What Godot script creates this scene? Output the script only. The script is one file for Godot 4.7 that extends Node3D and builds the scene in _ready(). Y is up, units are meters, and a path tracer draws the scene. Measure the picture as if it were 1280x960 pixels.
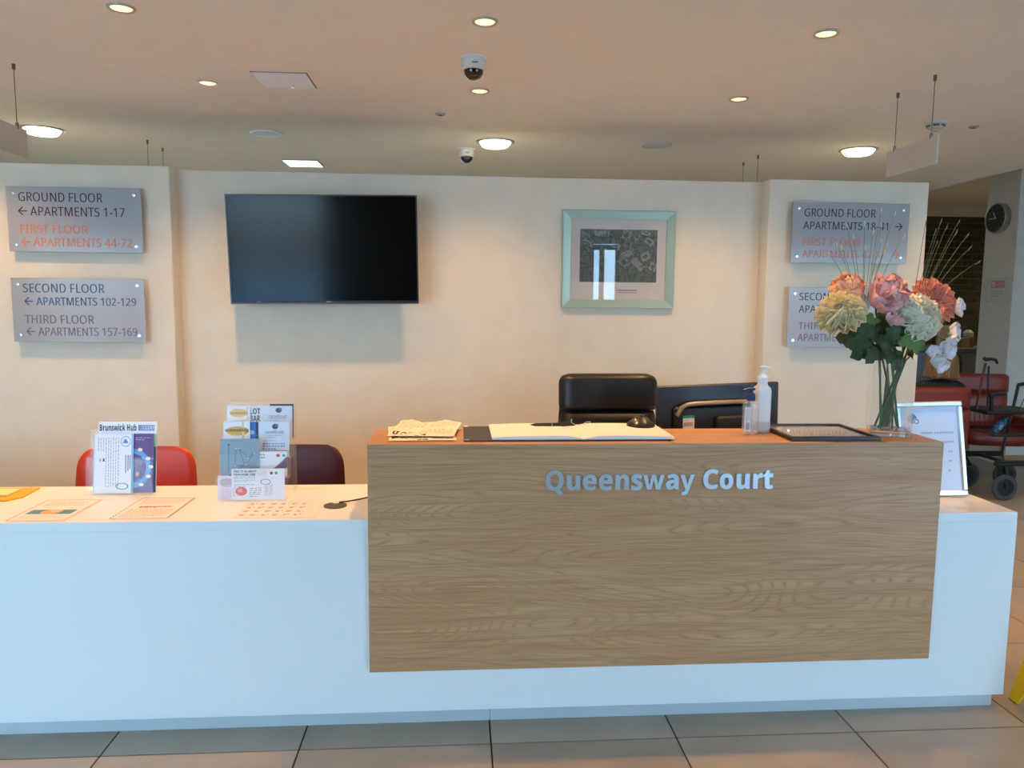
extends Node3D
# Reception hall: a long white desk with an oak upstand in front of a part-height white wall.

# ---------------------------------------------------------------- mesh builder
class M:
	var v := PackedVector3Array()
	var g := PackedInt32Array()
	var uv := PackedVector2Array()
	var next_group := 1

	func tri(a: Vector3, b: Vector3, c: Vector3, sg := -1, ua := Vector2.ZERO, ub := Vector2.ZERO, uc := Vector2.ZERO) -> void:
		v.append(a); v.append(b); v.append(c)
		g.append(sg)
		uv.append(ua); uv.append(ub); uv.append(uc)

	func quad(a: Vector3, b: Vector3, c: Vector3, d: Vector3, sg := -1) -> void:
		tri(a, b, c, sg); tri(a, c, d, sg)

	# turns the triangles added since "from" outwards
	func close(from: int) -> M:
		var vol := 0.0
		var o := v[from] if v.size() > from else Vector3.ZERO
		for i in range(from, v.size(), 3):
			vol += (v[i] - o).dot((v[i + 1] - o).cross(v[i + 2] - o))
		if vol > 0.0:
			for i in range(from, v.size(), 3):
				var t := v[i + 1]
				v[i + 1] = v[i + 2]; v[i + 2] = t
				var u := uv[i + 1]
				uv[i + 1] = uv[i + 2]; uv[i + 2] = u
		return self

	func box(c: Vector3, s: Vector3, b := 0.0, basis := Basis()) -> M:
		var at := v.size()
		var h := s * 0.5
		b = minf(b, minf(h.x, minf(h.y, h.z)) * 0.9)
		var ax: Array[Vector3] = [Vector3.RIGHT, Vector3.UP, Vector3.BACK]
		var p := func(sx: int, sy: int, sz: int, a: int) -> Vector3:
			var q := Vector3(sx * (h.x - b), sy * (h.y - b), sz * (h.z - b))
			q += ax[a] * float([sx, sy, sz][a]) * b
			return c + basis * q
		for a in 3:
			var e := (a + 1) % 3
			var f := (a + 2) % 3
			for s1 in [-1, 1]:
				var pts: Array[Vector3] = []
				for k in [[-1, -1], [1, -1], [1, 1], [-1, 1]]:
					var sg := [0, 0, 0]
					sg[a] = s1; sg[e] = k[0]; sg[f] = k[1]
					pts.append(p.call(sg[0], sg[1], sg[2], a))
				_out(pts, basis * (ax[a] * float(s1)))
		if b > 0.0:
			for a in 3:
				var e := (a + 1) % 3
				var f := (a + 2) % 3
				for s1 in [-1, 1]:
					for s2 in [-1, 1]:
						var pts: Array[Vector3] = []
						for k in [[-1, e], [1, e], [1, f], [-1, f]]:
							var sg := [0, 0, 0]
							sg[a] = k[0]; sg[e] = s1; sg[f] = s2
							pts.append(p.call(sg[0], sg[1], sg[2], k[1]))
						_out(pts, basis * (ax[e] * float(s1) + ax[f] * float(s2)))
			for sx in [-1, 1]:
				for sy in [-1, 1]:
					for sz in [-1, 1]:
						_out([p.call(sx, sy, sz, 0), p.call(sx, sy, sz, 1), p.call(sx, sy, sz, 2)], basis * Vector3(sx, sy, sz))
		return self

	func _out(pts: Array, dir: Vector3) -> void:
		var n: Vector3 = (pts[1] - pts[0]).cross(pts[2] - pts[0])
		var fl := n.dot(dir) > 0.0
		for i in range(1, pts.size() - 1):
			if fl: tri(pts[0], pts[i + 1], pts[i])
			else: tri(pts[0], pts[i], pts[i + 1])

	# profile of (radius, height) turned about y
	func lathe(prof: Array, seg := 24, xf := Transform3D()) -> M:
		var at := v.size()
		var sg := next_group
		for i in prof.size() - 1:
			var a: Vector2 = prof[i]
			var b: Vector2 = prof[i + 1]
			if i > 0:
				var d0: Vector2 = (a - prof[i - 1]).normalized()
				if absf(d0.angle_to((b - a).normalized())) > 0.6: sg += 1
			for k in seg:
				var t0 := TAU * k / seg
				var t1 := TAU * (k + 1) / seg
				var c0 := Vector3(cos(t0), 0, sin(t0))
				var c1 := Vector3(cos(t1), 0, sin(t1))
				var y0 := Vector3.UP * a.y
				var y1 := Vector3.UP * b.y
				var q := [xf * (c0 * a.x + y0), xf * (c1 * a.x + y0), xf * (c1 * b.x + y1), xf * (c0 * b.x + y1)]
				if a.x > 1e-6: tri(q[0], q[1], q[2], sg)
				if b.x > 1e-6: tri(q[0], q[2], q[3], sg)
		next_group = sg + 1
		return close(at)

	# rings: arrays of points, all of one length; closed round, capped at the ends
	func loft(rings: Array, capped := true, smooth := true, round_ := true) -> M:
		var at := v.size()
		var sg := next_group if smooth else -1
		next_group += 1
		var n: int = rings[0].size()
		for i in rings.size() - 1:
			for k in (n if round_ else n - 1):
				var k1 := (k + 1) % n
				tri(rings[i][k], rings[i][k1], rings[i + 1][k1], sg)
				tri(rings[i][k], rings[i + 1][k1], rings[i + 1][k], sg)
		if capped:
			for e in [0, rings.size() - 1]:
				var c := Vector3.ZERO
				for q in rings[e]: c += q
				c /= n
				for k in n:
					if e == 0: tri(c, rings[e][(k + 1) % n], rings[e][k], -1)
					else: tri(c, rings[e][k], rings[e][(k + 1) % n], -1)
		return close(at)

	func tube(path: Array, r: Variant, sides := 8, flat := 1.0) -> M:
		var rings := []
		var up := Vector3.UP
		var n := path.size()
		for i in n:
			var d: Vector3 = (path[mini(i + 1, n - 1)] - path[maxi(i - 1, 0)]).normalized()
			if absf(d.dot(up)) > 0.95: up = Vector3.RIGHT if absf(d.x) < 0.9 else Vector3.BACK
			var s := d.cross(up).normalized()
			var w := s.cross(d).normalized()
			up = w
			var rr: float = r[i] if r is Array else r
			var ring := []
			for k in sides:
				var t := TAU * k / sides
				ring.append(path[i] + s * cos(t) * rr + w * sin(t) * rr * flat)
			rings.append(ring)
		return loft(rings)

	# flat polygon in x, y pushed along z by depth
	func prism(poly: PackedVector2Array, depth: float, xf := Transform3D()) -> M:
		var at := v.size()
		var ids := Geometry2D.triangulate_polygon(poly)
		for i in range(0, ids.size(), 3):
			var a := poly[ids[i]]
			var b := poly[ids[i + 1]]
			var c := poly[ids[i + 2]]
			tri(xf * Vector3(a.x, a.y, depth), xf * Vector3(b.x, b.y, depth), xf * Vector3(c.x, c.y, depth))
			tri(xf * Vector3(a.x, a.y, 0), xf * Vector3(c.x, c.y, 0), xf * Vector3(b.x, b.y, 0))
		var ccw := not Geometry2D.is_polygon_clockwise(poly)
		for i in poly.size():
			var a := poly[i]
			var b := poly[(i + 1) % poly.size()]
			if not ccw:
				var t := a
				a = b; b = t
			quad(xf * Vector3(a.x, a.y, 0), xf * Vector3(b.x, b.y, 0), xf * Vector3(b.x, b.y, depth), xf * Vector3(a.x, a.y, depth))
		# triangulate_polygon may turn its triangles either way: set the caps by their direction
		var zdir: Vector3 = xf.basis * Vector3.BACK
		for i in range(at, at + ids.size() * 2, 3):
			var nn: Vector3 = (v[i + 1] - v[i]).cross(v[i + 2] - v[i])
			var want := 1.0 if ((i - at) / 3) % 2 == 0 else -1.0
			if nn.dot(zdir) * want < 0.0:
				var t := v[i + 1]
				v[i + 1] = v[i + 2]; v[i + 2] = t
		return close(at)

	# open sheet from a function of (u, v) in 0..1
	func sheet(f: Callable, nu: int, nv: int, smooth := true) -> M:
		var sg := next_group if smooth else -1
		next_group += 1
		for i in nu:
			for j in nv:
				var u0 := float(i) / nu
				var u1 := float(i + 1) / nu
				var v0 := float(j) / nv
				var v1 := float(j + 1) / nv
				var a: Vector3 = f.call(u0, v0)
				var b: Vector3 = f.call(u1, v0)
				var c: Vector3 = f.call(u1, v1)
				var d: Vector3 = f.call(u0, v1)
				tri(a, c, b, sg, Vector2(u0, 1 - v0), Vector2(u1, 1 - v1), Vector2(u1, 1 - v0))
				tri(a, d, c, sg, Vector2(u0, 1 - v0), Vector2(u0, 1 - v1), Vector2(u1, 1 - v1))
		return self

	# rounded box shape: superellipsoid
	func pad(c: Vector3, s: Vector3, e := 0.35, nu := 20, nv := 10, basis := Basis()) -> M:
		var rings := []
		var pw := func(x: float) -> float: return signf(x) * pow(absf(x), e)
		for i in range(1, nv):
			var la := PI * i / nv - PI / 2
			var ring := []
			for k in nu:
				var lo := TAU * k / nu
				var q := Vector3(pw.call(cos(la)) * pw.call(cos(lo)), pw.call(sin(la)), pw.call(cos(la)) * pw.call(sin(lo)))
				ring.append(c + basis * (q * s * 0.5))
			rings.append(ring)
		return loft(rings)

	func add(o: M, xf := Transform3D()) -> M:
		for q in o.v: v.append(xf * q)
		for q in o.g: g.append(q + next_group if q >= 0 else -1)
		uv.append_array(o.uv)
		next_group += o.next_group + 1
		return self

	func mesh() -> ArrayMesh:
		var st := SurfaceTool.new()
		st.begin(Mesh.PRIMITIVE_TRIANGLES)
		for i in range(0, v.size(), 3):
			st.set_smooth_group(g[i / 3])
			for k in 3:
				st.set_uv(uv[i + k])
				st.add_vertex(v[i + k])
		st.generate_normals()
		return st.commit()

# ---------------------------------------------------------------- scene helpers
var used := {}

func numbered(called: String) -> String:
	if not used.has(called):
		used[called] = 0
		return called
	used[called] += 1
	return "%s_%03d" % [called, used[called]]

func thing(called: String, label: String, category: String, at := Vector3.ZERO, turn := 0.0, group := "") -> Node3D:
	var o := Node3D.new()
	o.name = numbered(called)
	add_child(o)
	o.position = at
	o.rotation.y = turn
	tag(o, label, category, group)
	return o

func tag(o: Node, label: String, category: String, group := "") -> void:
	o.set_meta("label", label)
	o.set_meta("category", category)
	if group: o.set_meta("group", group)

func struct(called: String, m: Variant, mat: Material, at := Vector3.ZERO) -> MeshInstance3D:
	var o := MeshInstance3D.new()
	o.name = numbered(called)
	o.mesh = m.mesh() if m is M else m
	o.material_override = mat
	add_child(o)
	o.position = at
	o.set_meta("kind", "structure")
	return o

func part(parent: Node, called: String, m: Variant, mat: Material, at := Vector3.ZERO, rot := Vector3.ZERO, label := "") -> MeshInstance3D:
	var o := MeshInstance3D.new()
	o.name = called
	o.mesh = m.mesh() if m is M else m
	o.material_override = mat
	parent.add_child(o, true)
	o.position = at
	o.rotation = rot
	if label: o.set_meta("label", label)
	return o

func single(called: String, label: String, category: String, m: Variant, mat: Material, at := Vector3.ZERO, turn := 0.0, group := "") -> MeshInstance3D:
	var o := MeshInstance3D.new()
	o.name = numbered(called)
	o.mesh = m.mesh() if m is M else m
	o.material_override = mat
	add_child(o)
	o.position = at
	o.rotation.y = turn
	tag(o, label, category, group)
	return o

func rgb(r: int, g: int, b: int, a := 1.0) -> Color:
	return Color(r / 255.0, g / 255.0, b / 255.0, a)

func mat(c: Color, rough := 0.6, metal := 0.0) -> StandardMaterial3D:
	var m := StandardMaterial3D.new()
	m.albedo_color = c
	m.roughness = rough
	m.metallic = metal
	return m

func gloss(c: Color, rough := 0.4, coat := 0.6, coat_rough := 0.08) -> StandardMaterial3D:
	var m := mat(c, rough)
	m.clearcoat_enabled = true
	m.clearcoat = coat
	m.clearcoat_roughness = coat_rough
	return m

func pane(c: Color, rough := 0.02) -> StandardMaterial3D:
	var m := mat(c, rough)
	m.transparency = BaseMaterial3D.TRANSPARENCY_ALPHA
	return m

func glow(c: Color, energy: float) -> StandardMaterial3D:
	var m := mat(c, 0.4)
	m.emission_enabled = true
	m.emission = c
	m.emission_energy_multiplier = energy
	return m

func printed(im: Image, rough := 0.5) -> StandardMaterial3D:
	var m := mat(Color.WHITE, rough)
	m.albedo_texture = ImageTexture.create_from_image(im)
	return m

func noise(freq: float, sd: int, oct := 3) -> FastNoiseLite:
	var n := FastNoiseLite.new()
	n.seed = sd
	n.frequency = freq
	n.fractal_octaves = oct
	n.noise_type = FastNoiseLite.TYPE_SIMPLEX_SMOOTH
	return n

# texture of a soft blotchy material, two tones, repeated in three planes
func speckle(a: Color, b: Color, freq: float, sd: int, per_metre: float, rough: float) -> StandardMaterial3D:
	var t := NoiseTexture2D.new()
	t.width = 512; t.height = 512
	t.seamless = true
	t.noise = noise(freq, sd, 5)
	var r := Gradient.new()
	r.set_color(0, a); r.set_color(1, b)
	t.color_ramp = r
	var m := mat(Color.WHITE, rough)
	m.albedo_texture = t
	m.uv1_triplanar = true
	m.uv1_world_triplanar = true
	m.uv1_scale = Vector3.ONE * per_metre
	return m

var sans: SystemFont
var bold: SystemFont

func font(weight: int) -> SystemFont:
	var f := SystemFont.new()
	f.font_names = PackedStringArray(["Droid Sans"])
	f.font_weight = weight
	return f

# lettering in the plane x, y that fills the given box, as thick as deep, standing on z = 0
func words(parent: Node, called: String, text: String, x0: float, x1: float, y0: float, y1: float, z: float, deep: float, m: Material, f: Font = null) -> MeshInstance3D:
	var t := TextMesh.new()
	t.text = text
	t.font = f if f else sans
	t.font_size = 48
	t.pixel_size = 0.01
	t.depth = 1.0
	t.curve_step = 2.0
	var b := t.get_aabb()
	var o := MeshInstance3D.new()
	o.name = called
	o.mesh = t
	o.material_override = m
	parent.add_child(o, true)
	var s := Vector3((x1 - x0) / b.size.x, (y1 - y0) / b.size.y, deep)
	o.scale = s
	o.position = Vector3(x0 - b.position.x * s.x, y0 - b.position.y * s.y, z + deep * 0.5)
	return o

# ---------------------------------------------------------------- printing
func ink(im: Image, x: float, y: float, w: float, h: float, c: Color) -> void:
	var W := im.get_width()
	var H := im.get_height()
	im.fill_rect(Rect2i(int(x * W), int(y * H), maxi(1, int(w * W)), maxi(1, int(h * H))), c)

func paper(w: int, h: int, c: Color) -> Image:
	var im := Image.create(w, h, false, Image.FORMAT_RGB8)
	im.fill(c)
	return im

# lines of small print too fine to read
func lines(im: Image, x: float, y: float, w: float, n: int, step: float, c: Color, sd: int, thick := 0.4) -> void:
	var r := RandomNumberGenerator.new()
	r.seed = sd
	for i in n:
		var p := x
		var stop := x + w * (1.0 if i < n - 1 else 0.6)
		while p < stop:
			var ww := r.randf_range(0.03, 0.09)
			ink(im, p, y + i * step, minf(ww, stop - p), step * thick, c)
			p += ww + 0.02

func disc(im: Image, cx: float, cy: float, rx: float, ry: float, c: Color, inner := 0.0) -> void:
	var W := im.get_width()
	var H := im.get_height()
	for j in range(maxi(0, int((cy - ry) * H)), mini(H, int((cy + ry) * H) + 1)):
		for i in range(maxi(0, int((cx - rx) * W)), mini(W, int((cx + rx) * W) + 1)):
			var q := pow((float(i) / W - cx) / rx, 2) + pow((float(j) / H - cy) / ry, 2)
			if q <= 1.0 and q >= inner * inner: im.set_pixel(i, j, c)

func stroke(im: Image, a: Vector2, b: Vector2, px: int, c: Color) -> void:
	var W := im.get_width()
	var H := im.get_height()
	var n := int((b - a).length() * maxi(W, H)) + 1
	for i in n + 1:
		var q := a.lerp(b, float(i) / n)
		im.fill_rect(Rect2i(int(q.x * W) - px / 2, int(q.y * H) - px / 2, px, px), c)

# ---------------------------------------------------------------- sizes of the place (metres; the camera stands over 0, 0)
const CEIL := 2.68
const TOP := 0.8043        # white worktop
const SHELF := 1.0864      # oak counter top
const FRONT := -2.73       # face of the white desk
const WING := -4.598       # face of the two wall wings
const BACK := -4.72        # face of the wall between them
const WALLTOP := 2.364
const TILE := 0.6886

var WHITE_WALL: StandardMaterial3D
var OAK: StandardMaterial3D
var CHROME: StandardMaterial3D
var BLACK: StandardMaterial3D
var WHITE: StandardMaterial3D

func _ready() -> void:
	var cam := Camera3D.new()
	cam.name = "camera"
	cam.position = Vector3(0, 1.6, 0)
	cam.rotation = Vector3(-0.1076, -0.0714, 0.0094)
	cam.fov = rad_to_deg(2.0 * atan(480.0 / 943.8))
	cam.near = 0.05
	add_child(cam)
	cam.current = true

	var we := WorldEnvironment.new()
	we.name = "environment"
	var e := Environment.new()
	e.background_mode = Environment.BG_SKY
	var sky := Sky.new()
	var sm := ProceduralSkyMaterial.new()
	sm.sky_top_color = rgb(150, 206, 252)
	sm.sky_horizon_color = rgb(178, 221, 252)
	sm.ground_horizon_color = rgb(150, 165, 175)
	sm.ground_bottom_color = rgb(120, 130, 138)
	sm.sun_angle_max = 0.0
	sky.sky_material = sm
	e.sky = sky
	e.background_energy_multiplier = 13.0
	e.tonemap_mode = Environment.TONE_MAPPER_LINEAR
	e.tonemap_exposure = 1.0
	e.sdfgi_enabled = true
	e.ssao_enabled = true
	e.ssil_enabled = true
	we.environment = e
	add_child(we)

	sans = font(400)
	bold = font(700)
	materials()
	shell()
	rear_hall()
	ceiling_fittings()
	desk()
	wall_signs()
	television()
	picture()
	hanging_signs()
	seating()
	desk_things()
	leaflets()
	bouquet()
	rear_things()

var SPOT_E := 1.9
var SPOT_C := Color(1.0, 0.76, 0.48)
var BIG_E := 2.4
var BIG_C := Color(1.0, 0.90, 0.74)

func materials() -> void:
	WHITE_WALL = speckle(rgb(230, 221, 200), rgb(236, 228, 208), 0.02, 3, 0.5, 0.85)
	CHROME = mat(rgb(200, 202, 205), 0.22, 1.0)
	BLACK = mat(rgb(22, 22, 24), 0.45)
	WHITE = mat(rgb(236, 236, 234), 0.4)
	OAK = mat(Color.WHITE, 0.42)
	OAK.albedo_texture = ImageTexture.create_from_image(oak_image())
	OAK.uv1_triplanar = true
	OAK.uv1_scale = Vector3(1.0 / 2.3, 1.0 / 0.9, 1.0 / 0.9)
	OAK.uv1_offset = Vector3(0.1, 0.02, 0.0)

# oak laminate: long streaks, thin growth lines that close into flame figures
func oak_image() -> Image:
	var W := 1536
	var H := 768
	var im := Image.create(W, H, false, Image.FORMAT_RGB8)
	var figure := noise(1.0, 11, 1)
	var bend := noise(1.0, 12, 3)
	var streak := noise(1.0, 13, 3)
	var fine := noise(1.0, 14, 2)
	var tone := noise(1.0, 15, 2)
	var light := rgb(206, 158, 114)
	var mid := rgb(190, 138, 96)
	var dark := rgb(148, 101, 67)
	for j in H:
		var y := float(j) / H
		for i in W:
			var x := float(i) / W
			# wrap round by walking a circle in x
			var ca := cos(x * TAU)
			var sa := sin(x * TAU)
			var w := bend.get_noise_3d(ca * 0.32, sa * 0.32, y * 4.0) * 0.07
			var yy := y + w * 0.35
			var n := figure.get_noise_3d(ca * 0.30, sa * 0.30, yy * 4.0)
			var ring := fposmod(n * 8.0 + yy * 9.0, 1.0)
			var line := pow(1.0 - absf(ring - 0.5) * 2.0, 4.0)
			var s := streak.get_noise_3d(ca * 0.36, sa * 0.36, yy * 60.0)
			var f := fine.get_noise_3d(ca * 1.5, sa * 1.5, yy * 280.0)
			var t := tone.get_noise_3d(ca * 0.5, sa * 0.5, y * 9.0)
			var k := 0.5 + t * 0.6 + s * 0.75 + f * 0.35
			var c := mid.lerp(light, clampf(k, 0.0, 1.0))
			c = c.lerp(dark, clampf(line * (0.16 + s * 0.9), 0.0, 0.55))
			c = c.lerp(dark, clampf(-f * 0.6 - s * 0.3 - 0.05, 0.0, 0.45))
			im.set_pixel(i, j, c)
	return im

func shell() -> void:
	# floor tiles, each a piece of its own, in a bed of dark grout
	var fl := Node3D.new()
	fl.name = "floor"
	fl.set_meta("kind", "structure")
	add_child(fl)
	part(fl, "grout_bed", M.new().box(Vector3(0.9, -0.03, -1.5), Vector3(16.0, 0.05, 8.4)), mat(rgb(48, 45, 42), 0.9))
	var tile := M.new().box(Vector3(0, -0.006, 0), Vector3(TILE - 0.006, 0.012, TILE - 0.006), 0.0012).mesh()
	var tones: Array[StandardMaterial3D] = []
	for k in 4:
		var d := 4 * k - 6
		var m := speckle(rgb(160 + d, 144 + d, 126 + d), rgb(176 + d, 159 + d, 140 + d), 0.006, 40 + k, 0.7, 0.36)
		m.uv1_offset = Vector3(0.37 * k, 0.2 * k, 0.61 * k)
		tones.append(m)
	for i in range(-10, 12):
		for j in range(-4, 9):
			var cx := 0.1213 + (i + 0.5) * TILE
			var cz := -2.5941 + (j + 0.5) * TILE
			if cz > 2.75: continue
			part(fl, "tile", tile, tones[(i * 7 + j * 5 + i * j + 80) % 4], Vector3(cx, 0, cz))
	# the same tiles run on through the lounge behind
	var bf := Node3D.new()
	bf.name = "floor_lounge"
	bf.set_meta("kind", "structure")
	add_child(bf)
	part(bf, "grout_bed", M.new().box(Vector3(0.9, -0.03, -8.95), Vector3(16.0, 0.05, 6.5)), mat(rgb(48, 45, 42), 0.9))
	for i in range(-10, 12):
		for j in range(-14, -4):
			part(bf, "tile", tile, tones[(i * 7 + j * 5 + i * j + 360) % 4], Vector3(0.1213 + (i + 0.5) * TILE, 0, -2.5941 + (j + 0.5) * TILE))

	# the part-height wall: two wings and the recessed bay between
	var wm := WHITE_WALL
	struct("wall_left", M.new().box(Vector3(-2.79, WALLTOP / 2, WING - 0.14), Vector3(2.24, WALLTOP, 0.28), 0.004), wm)
	struct("wall_back", M.new().box(Vector3(0.113, WALLTOP / 2, BACK - 0.08), Vector3(3.575, WALLTOP, 0.16), 0.003), wm)
	struct("wall_right", M.new().box(Vector3(2.407, WALLTOP / 2, WING - 0.14), Vector3(1.015, WALLTOP, 0.28), 0.004), wm)

	# outer walls and ceiling
	var ceil_m := speckle(rgb(244, 236, 220), rgb(248, 241, 226), 0.02, 5, 0.5, 0.9)
	struct("ceiling", M.new().box(Vector3(-1.4, CEIL + 0.2, -4.7), Vector3(11.6, 0.4, 14.9)), ceil_m)
	struct("ceiling_lounge", M.new().box(Vector3(6.45, 3.04, -4.7), Vector3(4.1, 0.16, 14.9)), ceil_m)
	struct("wall_west", M.new().box(Vector3(-7.1, 1.5, -4.7), Vector3(0.2, 3.0, 14.9)), wm)
	struct("wall_east", M.new().box(Vector3(8.6, 1.5, -4.7), Vector3(0.2, 3.1, 14.9)), wm)
	# glazed front behind the camera: piers, lintel and sill round two wide openings
	var fz := 2.7
	var fm := mat(rgb(196, 188, 176), 0.85)
	struct("wall_front", M.new() \
		.box(Vector3(-6.75, 1.4, fz), Vector3(0.9, 2.8, 0.25)) \
		.box(Vector3(0.06, 1.4, fz), Vector3(4.12, 2.8, 0.25)) \
		.box(Vector3(3.1, 1.4, fz), Vector3(1.1, 2.8, 0.25)) \
		.box(Vector3(8.05, 1.5, fz), Vector3(1.3, 3.0, 0.25)) \
		.box(Vector3(-4.15, 2.7, fz), Vector3(4.3, 0.3, 0.25)) \
		.box(Vector3(2.335, 2.7, fz), Vector3(0.43, 0.3, 0.25)) \
		.box(Vector3(5.525, 2.8, fz), Vector3(3.75, 0.5, 0.25)), fm)
	var n := 0
	for span in [[-6.3, -2.0], [2.12, 2.55], [3.65, 7.4]]:
		n += 1
		var w := Node3D.new()
		w.name = "window_%d" % n
		w.set_meta("kind", "structure")
		add_child(w)
		var grey := mat(rgb(70, 74, 78), 0.5)
		var xs := [span[0], span[0] + 1.43, span[0] + 2.86, span[1]] if n == 1 else ([span[0], span[0] + 0.17, span[1]] if n == 2 else [span[0], span[0] + 1.25, span[0] + 2.5, span[1]])
		for x in xs: part(w, "mullion", M.new().box(Vector3(x, 1.28, fz), Vector3(0.07, 2.5, 0.09), 0.004), grey)
		for y in [0.04, 2.49]: part(w, "rail", M.new().box(Vector3((span[0] + span[1]) / 2, y, fz), Vector3(span[1] - span[0], 0.08, 0.09), 0.004), grey)
		for k in xs.size() - 1:
			part(w, "pane", M.new().box(Vector3((xs[k] + xs[k + 1]) / 2, 1.265, fz), Vector3(xs[k + 1] - xs[k] - 0.07, 2.37, 0.008)), pane(Color(0.9, 0.95, 0.96, 0.04)))
	struct("pavement", M.new().box(Vector3(0, -0.12, 12.0), Vector3(40, 0.1, 18.3)), mat(rgb(196, 204, 210), 0.9))
	# far end of the building with a window that looks out at the back
	struct("wall_rear", M.new() \
		.box(Vector3(-5.75, 1.5, -12.1), Vector3(2.7, 3.0, 0.2)) \
		.box(Vector3(3.75, 1.5, -12.1), Vector3(9.7, 3.0, 0.2)) \
		.box(Vector3(-2.75, 0.45, -12.1), Vector3(3.3, 0.9, 0.2)) \
		.box(Vector3(-2.75, 2.6, -12.1), Vector3(3.3, 0.5, 0.2)), wm)

func rear_hall() -> void:
	# lounge corner seen past the right wing: clock pier, tiled servery wall
	var pm := speckle(rgb(204, 198, 188), rgb(210, 205, 196), 0.02, 8, 0.5, 0.85)
	struct("wall_pier", M.new().box(Vector3(7.0, 1.48, -7.43), Vector3(3.0, 2.96, 0.46), 0.004), pm)
	struct("baseboard_pier", M.new().box(Vector3(7.0, 0.05, -7.19), Vector3(3.0, 0.1, 0.02), 0.003), mat(rgb(170, 124, 82), 0.5))
	struct("wall_servery", M.new().box(Vector3(5.6, 1.48, -10.2), Vector3(5.8, 2.96, 0.3)), pm)
	var tw := Node3D.new()
	tw.name = "wall_tiled"
	tw.set_meta("kind", "structure")
	add_child(tw)
	part(tw, "grout", M.new().box(Vector3(6.35, 1.9, -10.045), Vector3(2.7, 1.84, 0.01)), mat(rgb(96, 96, 78), 0.9))
	var tm := M.new().box(Vector3.ZERO, Vector3(0.243, 0.073, 0.012), 0.003).mesh()
	var tc: Array[StandardMaterial3D] = []
	for k in 3: tc.append(gloss(rgb(36 + 6 * k, 38 + 6 * k, 26 + 4 * k), 0.3, 0.8, 0.06))
	for j in 22:
		for i in 10:
			var x := 5.15 + i * 0.251 + (0.1255 if j % 2 else 0.0)
			part(tw, "wall_tile", tm, tc[(i * 3 + j * 5 + i * j) % 3], Vector3(x, 2.776 - j * 0.083, -10.035))

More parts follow.
